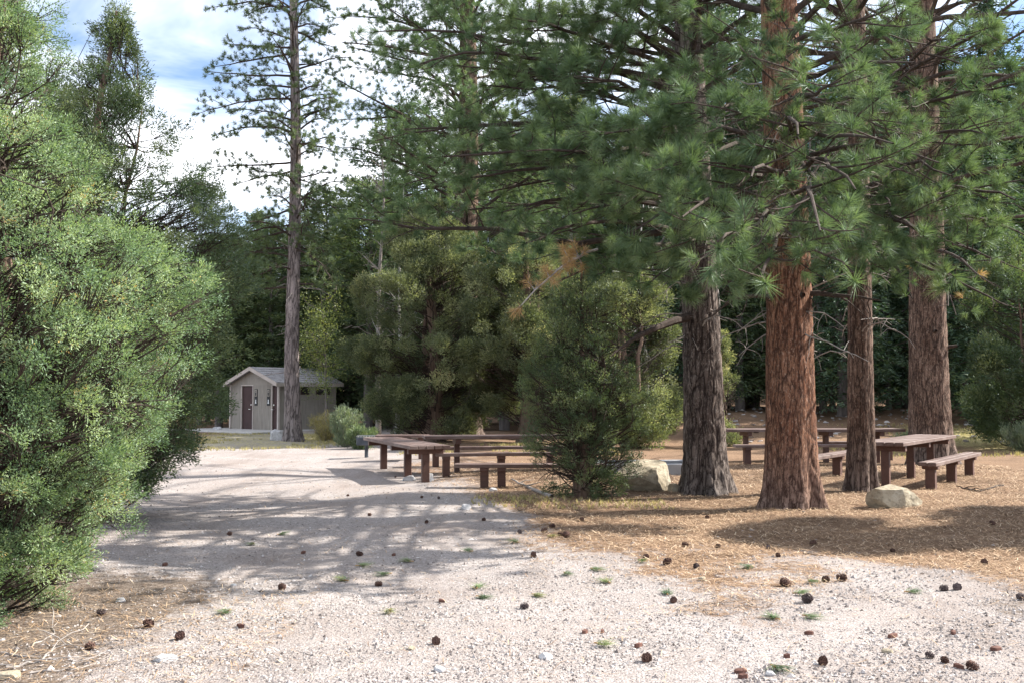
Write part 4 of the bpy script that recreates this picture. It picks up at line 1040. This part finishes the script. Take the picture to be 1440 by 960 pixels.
named_cones = [
    (909, 927, 1.0, 'dark cone lowest in the foreground gravel near the centre'), (1157, 934, .95, 'dark cone in the lower right gravel, left of the cluster of three'), (1368, 937, 1.0, 'rightmost dark cone of the lower right cluster'),
    (1308, 919, .8, 'leftmost small cone of the lower right cluster'), (1328, 926, .75, 'middle small cone of the lower right cluster'), (397, 829, .95, 'lone dark cone on gravel near the left juniper'),
    (505, 780, 1.0, 'dark cone on gravel beside green tufts left of centre'), (750, 786, 1.05, 'dark cone on gravel in the middle of the picture'), (1136, 849, 1.25, 'brown cone on white gravel right of centre'),
    (1105, 829, 1.3, 'dark cone at the edge where needles meet gravel'), (1183, 817, 1.25, 'right one of the two touching dark cones at the gravel edge'), (1162, 820, 1.0, 'left one of the two touching dark cones at the gravel edge'),
    (938, 796, 1.25, 'reddish dark cone on needles below the boulder'), (979, 801, 1.0, 'cone right of the reddish dark cone on the needles'), (908, 788, .9, 'small cone left of the reddish dark cone'),
    (1143, 765, 1.1, 'cone on sunlit and shaded needles below the orange red pine'), (1396, 739, 1.1, 'cone alone on shaded needles near the right edge'), (1384, 789, 1.1, 'cone on shaded needles at right, below the lone one'),
    (1327, 828, 1.0, 'left of the two grey cones at the right gravel edge'), (1346, 827, 1.1, 'right of the two grey cones at the right gravel edge'), (797, 760, 1.3, 'cone on straw needles below the dark bush'),
    (788, 757, .9, 'small cone touching another below the dark bush'), (765, 749, 1.1, 'cone left of the pair below the dark bush'), (731, 750, .9, 'cone on the needle edge left below the dark bush'), (776, 741, 1.1, 'cone close under the dark bush'),
    (818, 732, .9, 'cone in a shadow streak right of the dark bush'), (964, 772, 1.0, 'cone on bright needles below the dark furrowed trunk'), (1010, 773, .9, 'cone on bright needles left below the orange red trunk'),
    (1080, 773, .8, 'small cone below the foot of the orange red trunk'), (1094, 787, .8, 'small cone on shaded needles below the orange red trunk'), (994, 726, .9, 'cone in the trunk shadow left of the orange red pine'),
    (1255, 770, .8, 'cone on shaded needles below the right boulder'), (947, 845, .9, 'small cone on gravel right of a green tuft'), (737, 858, .9, 'grey broken cone in the centre gravel'), (613, 909, .9, 'reddish cone low in the gravel left of centre'),
    (323, 751, .9, 'reddish cone on the gravel track by the left juniper'), (208, 884, 1.1, 'dark cone in twigs under the left juniper'), (252, 904, 1.0, 'dark flattened cone at the edge of the left juniper shade'),
    (143, 862, .9, 'dark cone in the shade at the base of the left juniper'), (127, 917, .9, 'cone among pale twigs in the lower left'), (532, 819, .9, 'flattened red brown cone left of centre gravel'), (600, 735, .8, 'cone in the shaded gravel beyond centre left'),
    (593, 702, .7, 'small dark cone on gravel before the low bench'), (617, 703, .7, 'cone on gravel just left of the low bench front'), (520, 725, .8, 'dark speck of a cone on far gravel left of the tables'), (489, 697, .7, 'far cone at the left on the gravel'),
    (680, 732, .8, 'cone on the streaked gravel left of the dark bush'), (1328, 742, .5, 'tiny cone on the shaded needles right of the boulder'), (1436, 842, 1.0, 'cone cut by the right edge at the gravel border'), (556, 668, .6, 'cone near the left picnic table post'),
]
for k, (px, py, sc, lab) in enumerate(named_cones): cone(px, py, sc * (.74 if py > 800 else .72), lab, 1 if 'grey' in lab or k % 5 == 3 else 0)

def tuft_flat(px, py, lab, sz=1.0, tint=.5, k=0):
    x, y = G(px, py); r = np.random.default_rng(int(px * 3 + py)); n = 60
    az = r.uniform(0, 6.28); sp = r.normal(0, .45, n) + az; L = r.uniform(.07, .15, n) * sz
    p = np.zeros((n, 3)); p[:, :2] = r.normal(0, .018, (n, 2)); p[:, 2] = r.uniform(.002, .025, n)
    tip = p + np.stack([np.cos(sp) * L, np.sin(sp) * L, r.uniform(-.01, .03, n)], 1); tip[:, 2] = np.abs(tip[:, 2]) + .003
    sd = np.stack([-np.sin(sp), np.cos(sp), r.uniform(-.5, .5, n)], 1) * .0028
    v = np.stack([p - sd, p + sd, tip], 1).reshape(-1, 3)
    mb = MB(); mb.add(v, np.arange(n * 3).reshape(-1, 3), np.repeat(np.clip(r.normal(tint, .1, n), 0, .9), 3))
    mb.tube([[0, 0, .01], [-math.cos(az) * .05, -math.sin(az) * .05, .012]], [.006, .005], 5, .95)
    tag(mb.build('needle_tuft', M['pine'], loc=(x, y, gzf(x, y) + .004)), lab, 'needle tuft', 'green needle tufts fallen on the ground')
tl = [(545, 804, 'darker green fallen tuft left of centre on gravel', 1.3, .2), (507, 794, 'fallen tuft beside the dark cone left of centre', 1, .6), (575, 789, 'pale green fallen tuft right of the dark tuft', 1, .7), (660, 774, 'small fallen tuft near centre gravel', .9, .4),
      (726, 765, 'bright green fallen tuft on the needle edge', 1.1, .6), (836, 806, 'fallen tuft on gravel below the needle edge, right one', 1.1, .4), (796, 812, 'thin fallen tuft in the centre gravel', 1, .3), (855, 822, 'yellow green fallen tuft in centre right gravel', 1.2, .75),
      (671, 825, 'fallen tuft in the centre gravel, upper of two', 1, .6), (676, 840, 'dark fallen tuft in the centre gravel, lower of two', 1.1, .2), (754, 838, 'pale fallen tuft right of the two centre tufts', 1, .8), (938, 836, 'blue green fallen tuft left of a small cone', 1, .1),
      (845, 907, 'small yellow green tuft low in the gravel', .8, .75), (1090, 869, 'bright green fallen tuft under the brown cone', 1.1, .4), (1137, 867, 'green fallen tuft right of another on white gravel', 1.1, .4), (1090, 940, 'bluish green upright tuft by a pebble at the bottom', 1.2, .15),
      (1055, 801, 'dark green fallen tuft on the shaded needles', 1.2, .2), (1140, 822, 'fallen tuft between the two dark cones at the gravel edge', 1.1, .4), (1123, 840, 'fallen tuft above the brown cone', .9, .4), (902, 792, 'green fallen tuft left of the reddish dark cone', 1.1, .5),
      (320, 862, 'green fallen tuft near the left juniper shade', 1.2, .4), (355, 763, 'fallen tuft on the gravel track near the left juniper', 1, .6), (395, 749, 'dark fallen tuft on the far gravel track', 1, .2), (484, 813, 'yellowish fallen tuft at left on gravel', .9, .8), (548, 862, 'faint yellow tuft on gravel left of centre', .8, .85), (1280, 832, 'green tuft in the dark litter at right', .8, .3),
      (775, 765 - 6, 'straw tuft under the dark bush', 1, .85)]
for a in tl: tuft_flat(a[0], a[1], a[2], a[3], a[4])
def chip(px, py, w, lab, k):
    x, y = G(px, py); r = np.random.default_rng(k + 400); mb = MB()
    n = 7; th = np.arange(n) / n * 6.28; rad = r.uniform(.6, 1.1, n) * w / 2
    top = np.stack([np.cos(th) * rad, np.sin(th) * rad * .45, .016 + r.uniform(0, .008, n)], 1); bot = top * [1.05, 1.05, 0]
    V = np.concatenate([bot, top, [[0, 0, .028]]]); j = np.arange(n); j2 = (j + 1) % n
    mb.add(V, np.stack([j, j2, n + j2, n + j], 1)); mb.add(V, np.stack([n + j, n + j2, np.full(n, 2 * n)], 1))
    o = mb.build('bark_chip', M['chip'], loc=(x, y, gzf(x, y) + .002)); o.rotation_euler = (0, 0, r.uniform(0, 3)); tag(o, lab, 'bark chip', 'bark chips on the ground')
for k, a in enumerate(((1042, 944, .11, 'orange red bark chip at the bottom edge right of centre'), (1045, 951, .06, 'small chip under the orange red bark chip'), (1348, 934, .09, 'square brown chip left of the rightmost cone'), (1255, 889, .10, 'brown chip in the right foreground gravel'),
                       (1138, 889, .08, 'small reddish chip in the gravel below the brown cone'), (898, 908, .07, 'small red chip left of the lowest dark cone'), (620, 846, .09, 'flat red chip in gravel left of centre'), (554, 780, .10, 'red chip right of the dark cone on far gravel'),
                       (338, 883, .09, 'reddish chip low beside the left juniper shade'), (427, 773, .1, 'red chip on gravel at the left track'), (1400, 907, .10, 'brown chip near the right edge gravel'), (1107, 925, .05, 'tiny dark chip in the lower gravel'), (822, 891, .07, 'dark chip pair in the centre gravel'),
                       (847, 890, .05, 'dark chip right of the pair in the centre gravel'), (1340, 790 + 95, .08, 'dark flat chip in the right gravel'), (232, 792, .1, 'brown chip near the juniper edge')) ): chip(*a, k)
def stick(name, pts, r0, mat, label, twigs=0, seed=0, cat='stick'):
    mb = MB(); P = np.array([[*G(a, b), 0] for a, b in pts]); P[:, 2] = [gzf(p[0], p[1]) + r0 * .8 + pz for p, pz in zip(P, [0] * len(P))]
    c = P[0].copy(); r = np.random.default_rng(seed); P = P - c
    t = np.linspace(0, 1, 12); Q = np.stack([np.interp(t * (len(P) - 1), range(len(P)), P[:, i]) for i in range(3)], 1) + r.normal(0, .01, (12, 3)) * [1, 1, .5]
    mb.tube(Q, np.linspace(r0, r0 * .3, 12), 7)
    for k in range(twigs):
        a = Q[r.integers(2, 11)]; l = r.uniform(.15, .45); th = r.uniform(0, 6.28); e = a + [math.cos(th) * l, math.sin(th) * l, r.uniform(0, .3) * l]
        mb.tube(bez(a, e, .05, 5, .3, r), np.linspace(r0 * .5, .003, 5), 5)
    tag(mb.build(name, mat, loc=c), label, cat)
stick('fallen_branch', [(776, 700), (748, 690), (735, 683), (718, 675)], .035, M['twig_grey'], 'weathered grey branch on the ground by the low bench and bush', 5, 1, 'branch')
stick('fallen_branch', [(1410, 683), (1375, 690), (1345, 684)], .02, M['twig'], 'thin brown branch on the needles at the right below the bench', 3, 2, 'branch')
stick('stick', [(0, 915), (60, 928), (75, 912), (170, 912)], .008, M['twig_grey'], 'pale curved twig in the lower left corner', 2, 3)
stick('stick', [(10, 940), (60, 930), (75, 915)], .009, M['twig_grey'], 'straight pale twig in the lower left shade', 1, 4)
stick('stick', [(45, 947), (110, 944), (165, 925)], .007, M['twig_grey'], 'greenish pale twig nearest the bottom left', 2, 5)
stick('stick', [(40, 910), (75, 893), (82, 868)], .006, M['twig_grey'], 'upright thin twig by the juniper base', 1, 6)
stick('stick', [(1130, 780), (1160, 781)], .008, M['twig'], 'short dark stick on shaded needles', 0, 7)
stick('stick', [(1318, 722), (1340, 721)], .008, M['twig'], 'short stick right of the right boulder', 0, 8)

# ------------------------------------------------------------------ bushes and grass
def brush(name, x, y, w, h, n, mat, label, seed, lean=.35, K=1, width=.02, cat='bush', leafy=0):
    r = np.random.default_rng(seed); root = empty(name, (x, y, gzf(x, y)), 0, label, cat)
    br = MB(); P = []; D = []
    for q in range(n):
        az = r.uniform(0, 6.28); rr_ = w / 2 * r.random() ** .5; hh = h * r.uniform(.6, 1.05)
        e = np.array([math.cos(az) * rr_, math.sin(az) * rr_, hh * (1 - .25 * (rr_ / (w / 2)) ** 2)]); b = e * [.25, .25, 0]
        pp = bez(b, e, 0, 6, .08, r); br.tube(pp, np.linspace(.008, .004, 6), 3)
        for u in range(leafy): P.append(pp[r.integers(1, 6)] + r.normal(0, .06, 3)); D.append([math.cos(az) * .4, math.sin(az) * .4, 1])
    br.build('stems', M['twig_grey'], root)
    v, f, t = blades(np.array(P), np.array(D, float), np.clip(r.normal(.5, .2, len(P)), 0, 1), 5, .7, .05, .13, width, .05, r, fwd=.03, diamond=True)
    cr = MB(); cr.add(v, f, t); cr.build('foliage', mat, root)
brush('rabbitbrush', -5.05, 31.2, .85, 1.25, 80, M['sage'], 'pale dry brush right of the restroom pine', 61, leafy=26)
brush('rabbitbrush', -4.4, 30.2, .8, .6, 60, M['juniper_dark'], 'low green shrub beside the pale dry brush', 62, leafy=26)
brush('grass_clump', -6.5, 36.0, 1.1, 1.0, 90, M['drygrass'], 'tall pale dry grass clump by the restroom side wall', 63, leafy=16, width=.012, cat='grass clump')
brush('sagebrush', 14.6, 29.0, 1.5, .75, 90, M['sage'], 'grey green sage bush at the right edge behind the bench', 64, leafy=26)
brush('sagebrush', 11.9, 31.0, .9, .45, 40, M['sage'], 'small grey sage clump behind the right picnic table', 65, leafy=22)
def grass(n, xr, yr, h, seed, keep=None):
    r = np.random.default_rng(seed); x = r.uniform(*xr, n); y = r.uniform(*yr, n)
    k = fbm(x, y, .9, seed) > -.15
    x, y = x[k], y[k]; p = np.stack([x, y, gz(x, y)], 1)
    return blades(p, np.tile([0, 0, 1.], (len(p), 1)), np.clip(r.normal(.55, .22, len(p)), 0, 1), 4, .7, h * .5, h, .012, .0, r)
mb = MB()
for a in ((5000, (-12.5, -5.5), (30, 42), .12, 71), (3500, (9, 22), (26, 38), .15, 72), (350, (-.6, 2.3), (14.6, 16), .09, 73), (2500, (-3, 3), (27, 33), .14, 74)):
    v, f, t = grass(*a); mb.add(v, f, t)
tag(mb.build('dry_grass', M['drygrass']), 'thin dry yellow grass at the edges of the clearing', 'grass', kind='stuff')

# brown dead needle spray hanging in front of the dark trunk
def dead_spray(px, py, Yd, label, n=16, ext=.5, seed=1):
    c = W(px, py, Yd); r = np.random.default_rng(seed); tu = []
    root = empty('dead_branch', c, 0, label, 'branch'); br = MB()
    path = bez([.55, .9, .55], [-ext, -.1, -.35], .08, 8, .12, r); br.tube(path, np.linspace(.022, .008, 8), 6)
    for q in range(n):
        k = r.integers(2, 8); d = nrm(r.normal(0, 1, 3) + [-.3, 0, -.1]); e = path[k] + d * r.uniform(.08, .28)
        br.tube([path[k], (path[k] + e) / 2, e], [.008, .006, .005], 4); tu.append((e, d, 1, r.uniform(.93, 1)))
    br.build('wood', M['twig_grey'], root); cr = MB(); tufts_mesh(cr, tu, r, 80, (.10, .17), .006); cr.build('brown_needles', M['pine'], root)
dead_spray(790, 395, 13.6, 'drooping branch with orange dead needles hanging above the dark bush', 22, .55, 81)

# ------------------------------------------------------------------ light, sky, camera
az = math.radians(15); el = math.radians(38)
sd = Vector((math.cos(az) * math.cos(el), math.sin(az) * math.cos(el), math.sin(el)))
sun = bpy.data.lights.new('sun', 'SUN'); sun.energy = 5.0; sun.angle = math.radians(.6); sun.color = (1, .95, .86)
so = bpy.data.objects.new('sun', sun); COL.objects.link(so); so.rotation_euler = (-sd).to_track_quat('-Z', 'Y').to_euler()
w = bpy.data.worlds.new('World'); S.world = w; w.use_nodes = True; nt = w.node_tree; nt.nodes.clear()
out = nt.nodes.new('ShaderNodeOutputWorld'); bgn = nt.nodes.new('ShaderNodeBackground'); bgn.inputs[1].default_value = .092
sky = nt.nodes.new('ShaderNodeTexSky'); sky.sky_type = 'NISHITA'; sky.sun_disc = False; sky.sun_elevation = el; sky.sun_rotation = math.radians(90) - az
sky.altitude = 1500; sky.air_density = 1.0; sky.dust_density = .6
tc = nt.nodes.new('ShaderNodeTexCoord'); mp = nt.nodes.new('ShaderNodeMapping'); mp.inputs['Scale'].default_value = (1.0, 1.0, 2.6); mp.inputs['Location'].default_value = (.35, .0, .2)
nz_ = nt.nodes.new('ShaderNodeTexNoise'); nz_.inputs['Scale'].default_value = 2.2; nz_.inputs['Detail'].default_value = 7; nz_.inputs['Roughness'].default_value = .55; nz_.inputs['Distortion'].default_value = .6
rp = nt.nodes.new('ShaderNodeValToRGB'); rp.color_ramp.elements[0].position = .42; rp.color_ramp.elements[1].position = .585
mx = nt.nodes.new('ShaderNodeMix'); mx.data_type = 'RGBA'; mx.inputs[7].default_value = (8.5, 8.7, 9.2, 1)
nt.links.new(tc.outputs['Generated'], mp.inputs[0]); nt.links.new(mp.outputs[0], nz_.inputs['Vector']); nt.links.new(nz_.outputs['Fac'], rp.inputs[0])
nt.links.new(rp.outputs[0], mx.inputs[0]); nt.links.new(sky.outputs[0], mx.inputs[6]); nt.links.new(mx.outputs[2], bgn.inputs[0]); nt.links.new(bgn.outputs[0], out.inputs[0])

cam = bpy.data.cameras.new('camera'); co = bpy.data.objects.new('camera', cam); COL.objects.link(co); S.camera = co
cam.sensor_width = 36; cam.lens = 36.0; cam.clip_end = 2000; cam.clip_start = .05
co.location = (0, 0, CAM_H); co.rotation_euler = (PI / 2 + PITCH, 0, 0)
S.render.engine = 'CYCLES'
S.view_settings.view_transform = 'Standard'; S.view_settings.look = 'None'; S.view_settings.exposure = 1.45; S.view_settings.gamma = 1
S.cycles.max_bounces = 4; S.cycles.diffuse_bounces = 2; S.cycles.glossy_bounces = 2; S.cycles.transmission_bounces = 3
